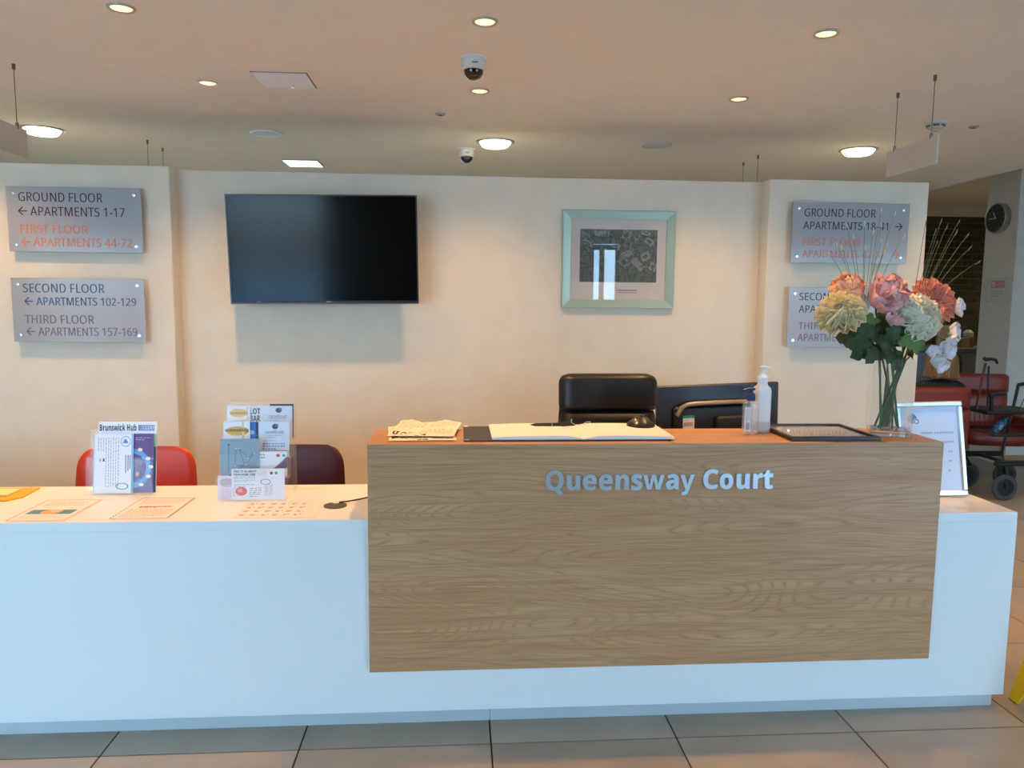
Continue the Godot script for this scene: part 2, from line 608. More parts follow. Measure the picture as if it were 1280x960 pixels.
# ---------------------------------------------------------------- ceiling
func ceiling_fittings() -> void:
	var ring := M.new().lathe([Vector2(0.038, 0), Vector2(0.038, -0.002), Vector2(0.041, -0.006), Vector2(0.049, -0.006), Vector2(0.052, 0)], 28).mesh()
	var lens := M.new().lathe([Vector2(0, -0.0045), Vector2(0.03, -0.0042), Vector2(0.0385, -0.002)], 24).mesh()
	var rm := mat(rgb(196, 190, 180), 0.35, 0.6)
	var lm := glow(Color(1.0, 0.87, 0.60), 2.2)
	var where := {"beside the ceiling hatch": Vector2(-1.254, -4.02), "in the row between the two dome cameras": Vector2(0.106, -4.022), "in the wall-side row before the framed picture": Vector2(1.474, -4.03),
		"above the leaflet holders": Vector2(-1.257, -3.048), "above the open visitors book": Vector2(0.1, -3.055), "above the flower vase": Vector2(1.462, -3.052),
		"above the sign for apartments 1-17": Vector2(-2.62, -4.02), "above the yellow folder": Vector2(-2.62, -3.05), "above the sign for apartments 18-41": Vector2(3.25, -4.02), "above the wet floor sign": Vector2(2.9, -2.8)}
	for k in where:
		var t := thing("downlight", "small round recessed downlight with warm glow, " + k, "downlight", Vector3(where[k].x, CEIL, where[k].y), 0.0, "small warm ceiling downlights")
		part(t, "trim_ring", ring, rm)
		part(t, "lens", lens, lm)
		spot(t, Vector3(0, -0.012, 0), SPOT_E, SPOT_C, 57.0, 0.03)
	var bring := M.new().lathe([Vector2(0.108, 0), Vector2(0.108, -0.008), Vector2(0.122, -0.010), Vector2(0.130, -0.004), Vector2(0.131, 0)], 36).mesh()
	var bowl := M.new().lathe([Vector2(0.107, 0), Vector2(0.104, -0.012), Vector2(0.088, -0.032), Vector2(0.080, -0.036), Vector2(0, -0.038)], 36).mesh()
	var bm := glow(Color(1.0, 0.95, 0.82), 9.0)
	var bigs := {"behind the sign for apartments 1-17": Vector2(-2.669, -5.2), "beside a dome camera": Vector2(0.246, -5.247), "behind the sign for apartments 18-41": Vector2(2.775, -5.218)}
	for k in bigs:
		var t := thing("bowl_downlight", "large round ceiling light with a bright frosted bowl, " + k, "ceiling light", Vector3(bigs[k].x, CEIL, bigs[k].y), 0.0, "large bowl downlights behind the wall")
		part(t, "trim_ring", bring, rm)
		part(t, "bowl", bowl, bm)
		if k.begins_with("beside"): part(t, "indicator", M.new().lathe([Vector2(0, -0.014), Vector2(0.004, -0.013), Vector2(0.005, -0.008)], 10), glow(rgb(60, 230, 120), 2.0), Vector3(-0.01, 0, 0.118), Vector3.ZERO, "green indicator light")
		spot(t, Vector3(0, -0.05, 0), BIG_E, BIG_C, 75.0, 0.09)
	# two more of these light the lounge to the right
	for k in {"over the lounge servery": Vector2(6.6, -8.6), "over the lounge armchairs": Vector2(5.1, -4.9)}:
		var p: Vector2 = {"over the lounge servery": Vector2(6.6, -8.6), "over the lounge armchairs": Vector2(5.1, -4.9)}[k]
		var t := thing("bowl_downlight", "large round ceiling light with a bright frosted bowl " + k, "ceiling light", Vector3(p.x, 2.96, p.y), 0.0, "large bowl downlights behind the wall")
		part(t, "trim_ring", bring, rm)
		part(t, "bowl", bowl, bm)
		spot(t, Vector3(0, -0.05, 0), BIG_E * (1.2 if p.x > 6.0 else 0.4), BIG_C, 75.0, 0.09)
	# flush loudspeakers
	var grille := M.new().lathe([Vector2(0, -0.006), Vector2(0.085, -0.006), Vector2(0.092, -0.004)], 32).mesh()
	var srim := M.new().lathe([Vector2(0.090, 0), Vector2(0.092, -0.007), Vector2(0.103, -0.007), Vector2(0.107, 0)], 32).mesh()
	for k in {"left": Vector2(-1.246, -5.165), "right": Vector2(1.35, -5.223)}:
		var p: Vector2 = {"left": Vector2(-1.246, -5.165), "right": Vector2(1.35, -5.223)}[k]
		var t := thing("ceiling_speaker", "flush grey round ceiling speaker " + ("over the wall behind the television" if k == "left" else "over the wall behind the framed picture"), "speaker", Vector3(p.x, CEIL, p.y), 0.0, "ceiling speakers")
		part(t, "grille", grille, mat(rgb(214, 216, 220), 0.6))
		part(t, "rim", srim, mat(rgb(205, 206, 208), 0.4))
	# access hatches
	for h in [[Vector3(-0.857, CEIL, -3.931), Vector2(0.268, 0.257), mat(rgb(226, 222, 222), 0.45), "flush white square ceiling access hatch in front of the wall"], [Vector3(-1.225, CEIL, -6.22), Vector2(0.275, 0.29), mat(rgb(186, 194, 198), 0.14, 0.9), "bright shiny square ceiling hatch behind the wall top"]]:
		var t := thing("ceiling_hatch", h[3], "ceiling hatch", h[0], 0.0, "ceiling hatches")
		part(t, "frame", M.new().box(Vector3(0, -0.0015, 0), Vector3(h[1].x, 0.003, h[1].y)), mat(rgb(120, 112, 104), 0.6))
		part(t, "door", M.new().box(Vector3(0, -0.004, 0), Vector3(h[1].x - 0.008, 0.006, h[1].y - 0.008), 0.001), h[2])
		part(t, "lock", M.new().lathe([Vector2(0, -0.010), Vector2(0.010, -0.010), Vector2(0.013, -0.006)], 16), CHROME, Vector3(0.02, 0, -h[1].y * 0.5 + 0.035), Vector3.ZERO, "small round lock")
	# dome cameras
	for c in [[Vector3(0.065, CEIL, -3.496), 1.0, "white dome security camera between two small downlights"], [Vector3(0.055, CEIL, -5.52), 1.0, "white dome security camera beside the bright bowl light"]]:
		var t := thing("dome_camera", c[2], "security camera", c[0], 0.0, "dome security cameras")
		part(t, "mounting_plate", M.new().lathe([Vector2(0, -0.008), Vector2(0.058, -0.008), Vector2(0.061, -0.004), Vector2(0.061, 0)], 32), WHITE)
		part(t, "housing", M.new().lathe([Vector2(0.050, -0.006), Vector2(0.052, -0.02), Vector2(0.052, -0.050), Vector2(0.047, -0.056), Vector2(0.042, -0.056)], 32), mat(rgb(222, 220, 212), 0.4))
		var dome := []
		for i in 9: dome.append(Vector2(0.044 * cos(PI / 2 * i / 8), -0.056 - 0.042 * sin(PI / 2 * i / 8)))
		part(t, "dome", M.new().lathe(dome, 28), gloss(rgb(14, 12, 12), 0.1, 1.0, 0.02))
		part(t, "maker_plate", M.new().box(Vector3(0.006, -0.034, 0.0525), Vector3(0.026, 0.006, 0.002)), mat(rgb(110, 110, 112), 0.5))
	# small sensors and the smoke detector
	for p in [[Vector3(-0.108, CEIL, -4.521), "small flat round sensor in the ceiling beside the dome cameras"], [Vector3(3.093, CEIL, -4.482), "small flat round sensor in the ceiling beside the smoke detector"]]:
		var t := thing("ceiling_sensor", p[1], "sensor", p[0], 0.0, "flat ceiling sensors")
		part(t, "body", M.new().lathe([Vector2(0, -0.010), Vector2(0.022, -0.009), Vector2(0.030, -0.004), Vector2(0.031, 0)], 20), mat(rgb(170, 166, 160), 0.5))
		part(t, "window", M.new().lathe([Vector2(0, -0.012), Vector2(0.010, -0.011), Vector2(0.012, -0.008)], 14), BLACK)
	var sd := thing("smoke_detector", "white round smoke detector behind a hanging board", "smoke detector", Vector3(2.80, CEIL, -4.395))
	part(sd, "base", M.new().lathe([Vector2(0, -0.018), Vector2(0.058, -0.018), Vector2(0.062, -0.012), Vector2(0.062, 0)], 28), mat(rgb(206, 200, 190), 0.5))
	part(sd, "chamber", M.new().lathe([Vector2(0, -0.056), Vector2(0.018, -0.055), Vector2(0.024, -0.044), Vector2(0.040, -0.040), Vector2(0.046, -0.030), Vector2(0.046, -0.018)], 28), mat(rgb(196, 190, 180), 0.5))
	for k in 6: part(sd, "vent", M.new().box(Vector3(0.046 * cos(k * TAU / 6), -0.027, 0.046 * sin(k * TAU / 6)), Vector3(0.006, 0.007, 0.030), 0.0, Basis(Vector3.UP, -k * TAU / 6)), BLACK)

func spot(parent: Node3D, at: Vector3, energy: float, c: Color, angle: float, size: float) -> void:
	var l := SpotLight3D.new()
	l.name = "light"
	l.light_energy = energy
	l.light_color = c
	l.spot_angle = angle
	l.spot_angle_attenuation = 0.95
	l.spot_attenuation = 2.0
	l.spot_range = 12.0
	l.light_size = size
	l.shadow_enabled = true
	parent.add_child(l)
	l.position = at
	l.rotation.x = -PI / 2

func hanging_signs() -> void:
	# blank white direction boards hung on two wires each
	var list := [[2.233, -3.478, -3.898, -3.534, -3.837, "white hanging board on two wires beside the smoke detector"], [-2.065, -3.458, -3.876, -3.52, -3.803, "white hanging board on two wires above the sign for apartments 1-17"],
		[2.17, -5.42, -5.85, -5.492, -5.779, "hanging board behind the wall of the apartments 18-41 sign, its two wires showing"], [-2.123, -5.4, -5.82, -5.471, -5.741, "hanging board behind the wall of the apartments 1-17 sign, its two wires showing"]]
	for h in list:
		var x: float = h[0]
		var t := thing("hanging_sign", h[5], "hanging sign", Vector3(x, 0, 0), 0.0, "boards hung from the ceiling")
		var low := 2.265 if h[1] > -5.0 else 2.17
		var high := 2.398 if h[1] > -5.0 else 2.30
		part(t, "board", M.new().box(Vector3(0, (low + high) / 2, (h[1] + h[2]) / 2), Vector3(0.008, high - low, h[1] - h[2]), 0.001), mat(rgb(206, 200, 192), 0.5))
		for z in [h[3], h[4]]:
			part(t, "wire", M.new().tube([Vector3(0, high, z), Vector3(0, CEIL, z)], 0.0016, 6), mat(rgb(96, 90, 84), 0.4, 0.7))
			part(t, "ceiling_fixing", M.new().lathe([Vector2(0, CEIL - 0.026), Vector2(0.007, CEIL - 0.026), Vector2(0.008, CEIL)], 12, Transform3D(Basis(), Vector3(0, 0, z))), mat(rgb(120, 112, 104), 0.3, 0.8))
			part(t, "clamp", M.new().box(Vector3(0, high + 0.004, z), Vector3(0.014, 0.028, 0.010), 0.002), mat(rgb(140, 134, 126), 0.3, 0.8))

# ---------------------------------------------------------------- reception desk
func desk() -> void:
	var white := gloss(rgb(238, 238, 236), 0.35, 0.25, 0.12)
	var d := thing("reception_desk", "long white reception desk with an oak front panel and raised oak counter", "reception desk")
	var left := -3.5
	var right := 2.1803
	var mid := (left + right) / 2
	var wide := right - left
	part(d, "worktop", M.new().box(Vector3(mid, TOP - 0.018, FRONT - 0.27), Vector3(wide, 0.036, 0.54), 0.0015), white)
	part(d, "front_panel", M.new().box(Vector3(mid, (0.0565 + TOP - 0.036) / 2, FRONT - 0.0125), Vector3(wide, TOP - 0.036 - 0.0565, 0.025)), white)
	part(d, "end_panel", M.new().box(Vector3(right - 0.0125, (0.0565 + TOP - 0.036) / 2, FRONT - 0.282), Vector3(0.025, TOP - 0.036 - 0.0565, 0.514)), white)
	part(d, "end_panel", M.new().box(Vector3(left + 0.0125, (0.0565 + TOP - 0.036) / 2, FRONT - 0.282), Vector3(0.025, TOP - 0.036 - 0.0565, 0.514)), white)
	# kick board in brushed grey, in two lengths that meet under the oak panel
	var kick := mat(rgb(200, 205, 208), 0.42, 0.2)
	part(d, "plinth", M.new().box(Vector3((left + 0.03 + 0.123) / 2, 0.028, FRONT - 0.03), Vector3(0.123 - left - 0.03 - 0.0015, 0.0565, 0.02), 0.001), kick)
	part(d, "plinth", M.new().box(Vector3((right - 0.03 + 0.123) / 2, 0.028, FRONT - 0.03), Vector3(right - 0.03 - 0.123 - 0.0015, 0.0565, 0.02), 0.001), kick)
	part(d, "plinth", M.new().box(Vector3(right - 0.04, 0.028, FRONT - 0.29), Vector3(0.02, 0.0565, 0.49), 0.001), kick)
	# oak upstand: panel in front, counter on top, back and cheeks behind
	var x0 := -0.328
	var x1 := 1.8463
	var cx := (x0 + x1) / 2
	part(d, "oak_panel", M.new().box(Vector3(cx, (0.2236 + SHELF - 0.018) / 2, -2.721), Vector3(x1 - x0, SHELF - 0.018 - 0.2236, 0.018), 0.0008), OAK)
	part(d, "counter_top", M.new().box(Vector3(cx, SHELF - 0.009, -2.8745), Vector3(x1 - x0, 0.0175, 0.325), 0.0008), OAK)
	part(d, "counter_back", M.new().box(Vector3(cx, (TOP + SHELF - 0.018) / 2, -3.02), Vector3(x1 - x0, SHELF - 0.018 - TOP, 0.018)), OAK)
	for x in [x0 + 0.009, x1 - 0.009]:
		part(d, "cheek", M.new().box(Vector3(x, (TOP + SHELF - 0.018) / 2, -2.8705), Vector3(0.018, SHELF - 0.018 - TOP, 0.281)), OAK)
	# steel letters, one by one
	var steel := mat(rgb(214, 220, 226), 0.36, 0.85)
	var text := "Queensway Court"
	var heavy := FontVariation.new()
	heavy.base_font = bold
	heavy.variation_embolden = 0.45
	var size := 64
	var whole := heavy.get_string_size(text, HORIZONTAL_ALIGNMENT_LEFT, -1, size).x
	var t0 := TextMesh.new()
	t0.text = "Q"; t0.font = heavy; t0.font_size = size; t0.pixel_size = 0.01; t0.depth = 1.0
	var cap := TextMesh.new()
	cap.text = "E"; cap.font = heavy; cap.font_size = size; cap.pixel_size = 0.01; cap.depth = 1.0
	var cap_h := cap.get_aabb().size.y
	var sx := 0.866 / (whole * 0.01)
	var sy := 0.0745 / cap_h
	for i in text.length():
		if text[i] == " ": continue
		var t := TextMesh.new()
		t.text = text[i]; t.font = heavy; t.font_size = size; t.pixel_size = 0.01; t.depth = 1.0; t.curve_step = 1.0
		t.horizontal_alignment = HORIZONTAL_ALIGNMENT_LEFT
		var adv := heavy.get_string_size(text.substr(0, i), HORIZONTAL_ALIGNMENT_LEFT, -1, size).x * 0.01
		var foot := 0.9135 - cap.get_aabb().position.y * sy
		# the straight-stroked w and y are cut as plain outlines
		if text[i] == "w" or text[i] == "y":
			var glyph_w := heavy.get_string_size(text[i], HORIZONTAL_ALIGNMENT_LEFT, -1, size).x * 0.01 * sx
			var xh := 0.0745 * 0.755
			var poly := [Vector2(0, 1), Vector2(.29, 1), Vector2(.45, .34), Vector2(.61, 1), Vector2(.89, 1), Vector2(1.05, .34), Vector2(1.21, 1), Vector2(1.5, 1), Vector2(1.21, 0), Vector2(.91, 0), Vector2(.75, .62), Vector2(.59, 0), Vector2(.29, 0)] if text[i] == "w" else [Vector2(0, 1), Vector2(.31, 1), Vector2(.53, .34), Vector2(.75, 1), Vector2(1.05, 1), Vector2(.64, -.14), Vector2(.55, -.30), Vector2(.42, -.39), Vector2(.27, -.40), Vector2(.10, -.38), Vector2(.10, -.15), Vector2(.22, -.17), Vector2(.32, -.14), Vector2(.38, -.02)]
			var k := glyph_w / (1.5 if text[i] == "w" else 1.05)
			var pts := PackedVector2Array()
			for q in poly: pts.append(Vector2(q.x * k, q.y * xh))
			part(d, "letter", M.new().prism(pts, 0.009), steel, Vector3(0.315 + adv * sx, 0.9135, -2.712))
			continue
		var o := MeshInstance3D.new()
		o.name = "letter"
		o.mesh = t
		o.material_override = steel
		d.add_child(o, true)
		o.scale = Vector3(sx, sy, 0.009)
		# TextMesh centres each line in height: the capitals' foot stands at the same height for all
		o.position = Vector3(0.315 + adv * sx, foot, -2.712 + 0.0045)

# ---------------------------------------------------------------- signs on the wall wings
func arrow(parent: Node, x: float, y: float, w: float, h: float, dir: float, z: float, m: Material) -> void:
	var a := M.new()
	var b := h * 0.13
	a.box(Vector3(x, y, z), Vector3(w, b, 0.0012))
	for s in [-1.0, 1.0]:
		var r := Basis(Vector3.BACK, -s * dir * 0.80)
		a.box(Vector3(x + dir * (w / 2 - h * 0.22), y + s * h * 0.24, z), Vector3(h * 0.68, b, 0.0012), 0.0, r)
	part(parent, "arrow", a, m)

func wall_signs() -> void:
	var plate := gloss(rgb(162, 163, 166), 0.5, 0.5, 0.1)
	var edge := mat(rgb(150, 160, 166), 0.2)
	var stud := M.new().lathe([Vector2(0, 0.046), Vector2(0.0095, 0.045), Vector2(0.011, 0.042), Vector2(0.011, 0.0405), Vector2(0.006, 0.0405), Vector2(0.006, -0.0005)], 16, Transform3D(Basis(Vector3.RIGHT, PI / 2), Vector3.ZERO)).mesh()
	var plum := mat(rgb(62, 28, 44), 0.5)
	var orange := mat(rgb(220, 124, 70), 0.5)
	var blue := mat(rgb(44, 76, 118), 0.5)
	var grey := mat(rgb(110, 100, 100), 0.5)
	# [name of place, x centre, y centre, lines of (text, x0, x1, y0, y1, ink), arrow side]
	var list := [
		[-2.186, 2.0465, -1, "left wing, upper", [["GROUND FLOOR", -2.49, -2.03, 2.146, 2.196, plum], ["APARTMENTS 1-17", -2.43, -1.91, 2.066, 2.116, plum], ["FIRST FLOOR", -2.489, -2.119, 1.968, 2.015, orange], ["APARTMENTS 44-72", -2.422, -1.877, 1.894, 1.942, orange]]],
		[-2.19, 1.531, -1, "left wing, lower", [["SECOND FLOOR", -2.495, -2.043, 1.632, 1.682, blue], ["APARTMENTS 102-129", -2.425, -1.869, 1.558, 1.604, blue], ["THIRD FLOOR", -2.494, -2.11, 1.454, 1.502, grey], ["APARTMENTS 157-169", -2.424, -1.87, 1.384, 1.431, grey]]],
		[2.402, 2.043, 1, "right wing, upper", [["GROUND FLOOR", 2.106, 2.558, 2.139, 2.187, plum], ["APARTMENTS 18-41", 2.102, 2.64, 2.063, 2.109, plum], ["FIRST FLOOR", 2.104, 2.468, 1.964, 2.01, orange], ["APARTMENTS 42-87", 2.103, 2.63, 1.892, 1.936, orange]]],
		[2.402, 1.526, 1, "right wing, lower", [["SECOND FLOOR", 2.099, 2.546, 1.631, 1.676, plum], ["APARTMENTS", 2.1, 2.46, 1.554, 1.6, plum], ["THIRD FLOOR", 2.103, 2.479, 1.453, 1.494, grey], ["APARTMENTS", 2.1, 2.45, 1.378, 1.424, grey]]],
	]
	var labels := ["grey acrylic directory sign for the ground and first floor, apartments 1-17", "grey acrylic directory sign for the second and third floor, apartments 102-129", "grey acrylic directory sign for the ground and first floor, apartments 18-41", "grey acrylic directory sign for the second and third floor behind the flowers"]
	for n in 4:
		var s: Array = list[n]
		var t := thing("directory_sign", labels[n], "sign", Vector3(s[0], s[1], WING), 0.0, "acrylic directory signs")
		part(t, "plate", M.new().box(Vector3(0, 0, 0.0385), Vector3(0.74, 0.365, 0.006), 0.0008), plate)
		for cx in [-0.332, 0.332]:
			for cy in [-0.145, 0.145]: part(t, "stud", stud, CHROME, Vector3(cx, cy, 0))
		for k in 4:
			var L: Array = s[4][k]
			words(t, "lettering", L[0], L[1] - s[0], L[2] - s[0], L[3] - s[1], L[4] - s[1], 0.0413, 0.0012, L[5])
			if k % 2:
				var yy: float = (L[3] + L[4]) / 2 - s[1]
				if s[2] < 0: arrow(t, L[1] - s[0] - 0.040, yy, 0.044, 0.046, -1.0, 0.042, L[5])
				elif n == 2: arrow(t, L[2] - s[0] + 0.068, yy, 0.044, 0.046, 1.0, 0.042, L[5])

# ---------------------------------------------------------------- television and picture
func television() -> void:
	var tilt := 0.055
	var t := thing("television", "large black flat television with a thin silver edge on the wall", "television", Vector3(-0.785, 1.895, -4.535))
	t.rotation.x = tilt
	t.rotation.z = 0.012
	var w := 1.092
	var h := 0.628
	var frame := M.new()
	for s in [-1.0, 1.0]:
		frame.box(Vector3(s * (w / 2 - 0.004), 0, 0), Vector3(0.008, h, 0.022), 0.001)
		frame.box(Vector3(0, s * (h / 2 - 0.004), 0), Vector3(w - 0.016, 0.008, 0.022), 0.001)
	part(t, "bezel", frame, mat(rgb(70, 72, 76), 0.3, 0.7))
	part(t, "screen", M.new().box(Vector3(0, 0.002, 0.0), Vector3(w - 0.017, h - 0.017, 0.012)), tv_glass())
	part(t, "chin", M.new().box(Vector3(0, -h / 2 + 0.013, 0.0075), Vector3(w - 0.02, 0.010, 0.004)), BLACK)
	part(t, "maker_mark", M.new().box(Vector3(0.02, -h / 2 + 0.013, 0.0102), Vector3(0.032, 0.0045, 0.001)), mat(rgb(150, 152, 156), 0.4))
	part(t, "energy_mark", M.new().box(Vector3(-0.385, -h / 2 + 0.013, 0.0102), Vector3(0.022, 0.004, 0.001)), mat(rgb(110, 112, 116), 0.4))
	part(t, "housing", M.new().box(Vector3(0, -0.02, -0.022), Vector3(w - 0.12, h - 0.14, 0.03), 0.008), BLACK)
	part(t, "wall_mount", M.new().box(Vector3(0, 0.0, -0.112), Vector3(0.42, 0.26, 0.15), 0.006), mat(rgb(30, 30, 32), 0.5, 0.5))

func tv_glass() -> StandardMaterial3D:
	var m := mat(rgb(4, 5, 6), 0.12)
	m.metallic_specular = 0.34
	return m

func picture() -> void:
	var t := thing("framed_picture", "framed aerial photograph of a housing estate in a pale green frame", "picture", Vector3(0.9945, 1.872, BACK))
	t.rotation.z = 0.0
	var w := 0.712
	var h := 0.601
	var fm := mat(rgb(176, 200, 182), 0.35, 0.35)
	var inx := w / 2 - 0.055
	var iny := h / 2 - 0.052
	# mitred mouldings
	for k in 4:
		var horiz := k < 2
		var s := 1.0 if k % 2 == 0 else -1.0
		var o := [Vector2(-w / 2, s * h / 2), Vector2(w / 2, s * h / 2), Vector2(inx, s * iny), Vector2(-inx, s * iny)] if horiz else [Vector2(s * w / 2, -h / 2), Vector2(s * w / 2, h / 2), Vector2(s * inx, iny), Vector2(s * inx, -iny)]
		var m := M.new()
		var zs := [0.026, 0.026, 0.016, 0.016]
		var at := 0
		var lo := []
		var hi := []
		for i in 4:
			lo.append(Vector3(o[i].x, o[i].y, 0.001))
			hi.append(Vector3(o[i].x, o[i].y, zs[i]))
		m.quad(hi[0], hi[1], hi[2], hi[3]); m.quad(lo[0], lo[3], lo[2], lo[1])
		for i in 4: m.quad(lo[i], lo[(i + 1) % 4], hi[(i + 1) % 4], hi[i])
		m.close(0)
		part(t, "moulding", m, fm)
		var c := Vector3(0, s * (h / 2 - 0.004), 0.027) if horiz else Vector3(s * (w / 2 - 0.004), 0, 0.027)
		part(t, "outer_bead", M.new().box(c, Vector3(w, 0.008, 0.006) if horiz else Vector3(0.008, h - 0.016, 0.006), 0.002), fm)
	part(t, "mount_board", M.new().box(Vector3(0, 0, 0.006), Vector3(inx * 2, iny * 2, 0.004)), mat(rgb(214, 206, 198), 0.8))
	var f := func(u: float, v: float) -> Vector3: return Vector3(-0.2425 + 0.487 * u, -0.140 + 0.325 * v, 0.0088)
	part(t, "print", M.new().sheet(f, 1, 1), printed(aerial(), 0.5), Vector3.ZERO, Vector3.ZERO, "aerial photograph print")
	var cap := mat(rgb(120, 112, 106), 0.7)
	part(t, "caption", M.new().box(Vector3(0.06, -0.19, 0.0085), Vector3(0.13, 0.006, 0.001)).box(Vector3(0.06, -0.204, 0.0085), Vector3(0.12, 0.004, 0.001)), cap)
	part(t, "glass", M.new().box(Vector3(0, 0, 0.0125), Vector3(inx * 2 + 0.004, iny * 2 + 0.004, 0.002)), pane(Color(0.95, 0.97, 0.97, 0.03), 0.01))

# print of an oblique aerial view: blocks of roofs among dark trees
func aerial() -> Image:
	var W := 360
	var H := 240
	var im := Image.create(W, H, false, Image.FORMAT_RGB8)
	var n := noise(0.05, 21, 4)
	var n2 := noise(0.22, 22, 3)
	for j in H:
		for i in W:
			var k := clampf(0.5 + n.get_noise_2d(i, j) * 0.9 + n2.get_noise_2d(i, j) * 0.5, 0, 1)
			im.set_pixel(i, j, rgb(34, 44, 38).lerp(rgb(92, 108, 94), k))
	var r := RandomNumberGenerator.new()
	r.seed = 9
	# oblique streets
	for s in [[Vector2(0, .30), Vector2(1, .02)], [Vector2(0, .62), Vector2(1, .28)], [Vector2(.1, 1), Vector2(.55, .35)], [Vector2(.5, 1), Vector2(1, .55)], [Vector2(.32, 0), Vector2(.75, .55)], [Vector2(.6, 0), Vector2(1, .4)]]:
		stroke(im, s[0], s[1], 4, rgb(84, 92, 92))
	for b in [[.28, .07, .20, .10, .0], [.05, .10, .16, .10, .5], [.10, .26, .14, .07, .5], [.60, .10, .12, .16, .25], [.46, .30, .13, .09, .55], [.62, .27, .11, .11, .3], [.74, .14, .10, .08, -.5], [.36, .46, .15, .12, .6], [.62, .45, .18, .11, -.45], [.57, .61, .15, .15, .7], [.85, .50, .13, .13, -.5], [.75, .65, .20, .12, .75], [.90, .22, .12, .10, .6], [.95, .70, .10, .14, .4], [.85, .06, .12, .07, .2]]:
		var c := rgb(120, 126, 124).lerp(rgb(154, 158, 152), r.randf())
		var ca := cos(b[4])
		var sa := sin(b[4])
		for j in H:
			for i in W:
				var x: float = (float(i) / W - b[0]) * 1.5
				var y: float = float(j) / H - b[1]
				var lx: float = absf(x * ca + y * sa) / (b[2] * 0.72)
				var ly: float = absf(-x * sa + y * ca) / (b[3] * 0.55)
				if lx < 1 and ly < 1: im.set_pixel(i, j, c.darkened(0.5) if lx < 0.45 and ly < 0.45 and b[2] < .16 else c.lerp(c.darkened(0.25), clampf(n2.get_noise_2d(i * 2, j * 2) + 0.4, 0, 1)))
	for k in 500:
		var x := r.randf()
		var y := r.randf()
		disc(im, x, y, r.randf_range(0.006, 0.014), r.randf_range(0.008, 0.018), rgb(24, 40, 30).lerp(rgb(52, 84, 60), r.randf() * (0.4 + 0.6 * x)))
	return im

# ---------------------------------------------------------------- seats behind the desk
# upright padded slab: rows from y0 to y1, half width from a function of 0..1, bent round the sitter
func slab(m: M, y0: float, y1: float, rows: int, half: Callable, thick: float, bend: float, lean := 0.0, z0 := 0.0, soft := 0.5) -> M:
	var rings := []
	var n := 14
	for r in rows + 1:
		var t := float(r) / rows
		var y := lerpf(y0, y1, t)
		var w: float = half.call(t)
		var edge := pow(clampf(minf(t, 1.0 - t) * 2.0 * rows / 3.0, 0.0, 1.0), soft)
		var th := thick * (0.35 + 0.65 * edge)
		var ring := []
		for s in [1.0, -1.0]:
			for k in n:
				var q: float = (float(k) / (n - 1) * 2.0 - 1.0) * s
				var x: float = q * w
				var e := pow(maxf(0.0, 1.0 - pow(absf(q), 6.0)), 0.5)
				ring.append(Vector3(x, y, z0 + bend * x * x + lean * (y - y0) + s * th * 0.5 * (0.25 + 0.75 * e)))
		rings.append(ring)
	return m.loft(rings)

func tub_chair(called: String, label: String, c: StandardMaterial3D, at: Vector3, w: float, top: float) -> void:
	var t := thing(called, label, "chair", at, 0.0, "plastic chairs behind the desk")
	var half := func(q: float) -> float:
		var base := lerpf(w * 0.5, w * 0.455, q)
		var r := 0.24
		if q > 1.0 - r: base -= w * 0.14 * (1.0 - sqrt(maxf(0.0, 1.0 - pow((q - 1.0 + r) / r, 2.0))))
		return base
	part(t, "backrest", slab(M.new(), 0.47, top, 26, half, 0.016, 0.35, -0.10, 0.0), c)
	part(t, "seat", M.new().pad(Vector3(0, 0.455, 0.24), Vector3(w * 0.92, 0.035, 0.46), 0.4), c)
	var leg := mat(rgb(150, 152, 156), 0.3, 0.9)
	for sx in [-1.0, 1.0]:
		for sz in [0.04, 0.42]:
			part(t, "leg", M.new().tube([Vector3(sx * w * 0.36, 0.44, sz), Vector3(sx * w * 0.43, 0.0, sz + (0.05 if sz > 0.2 else -0.05))], 0.010, 10), leg)

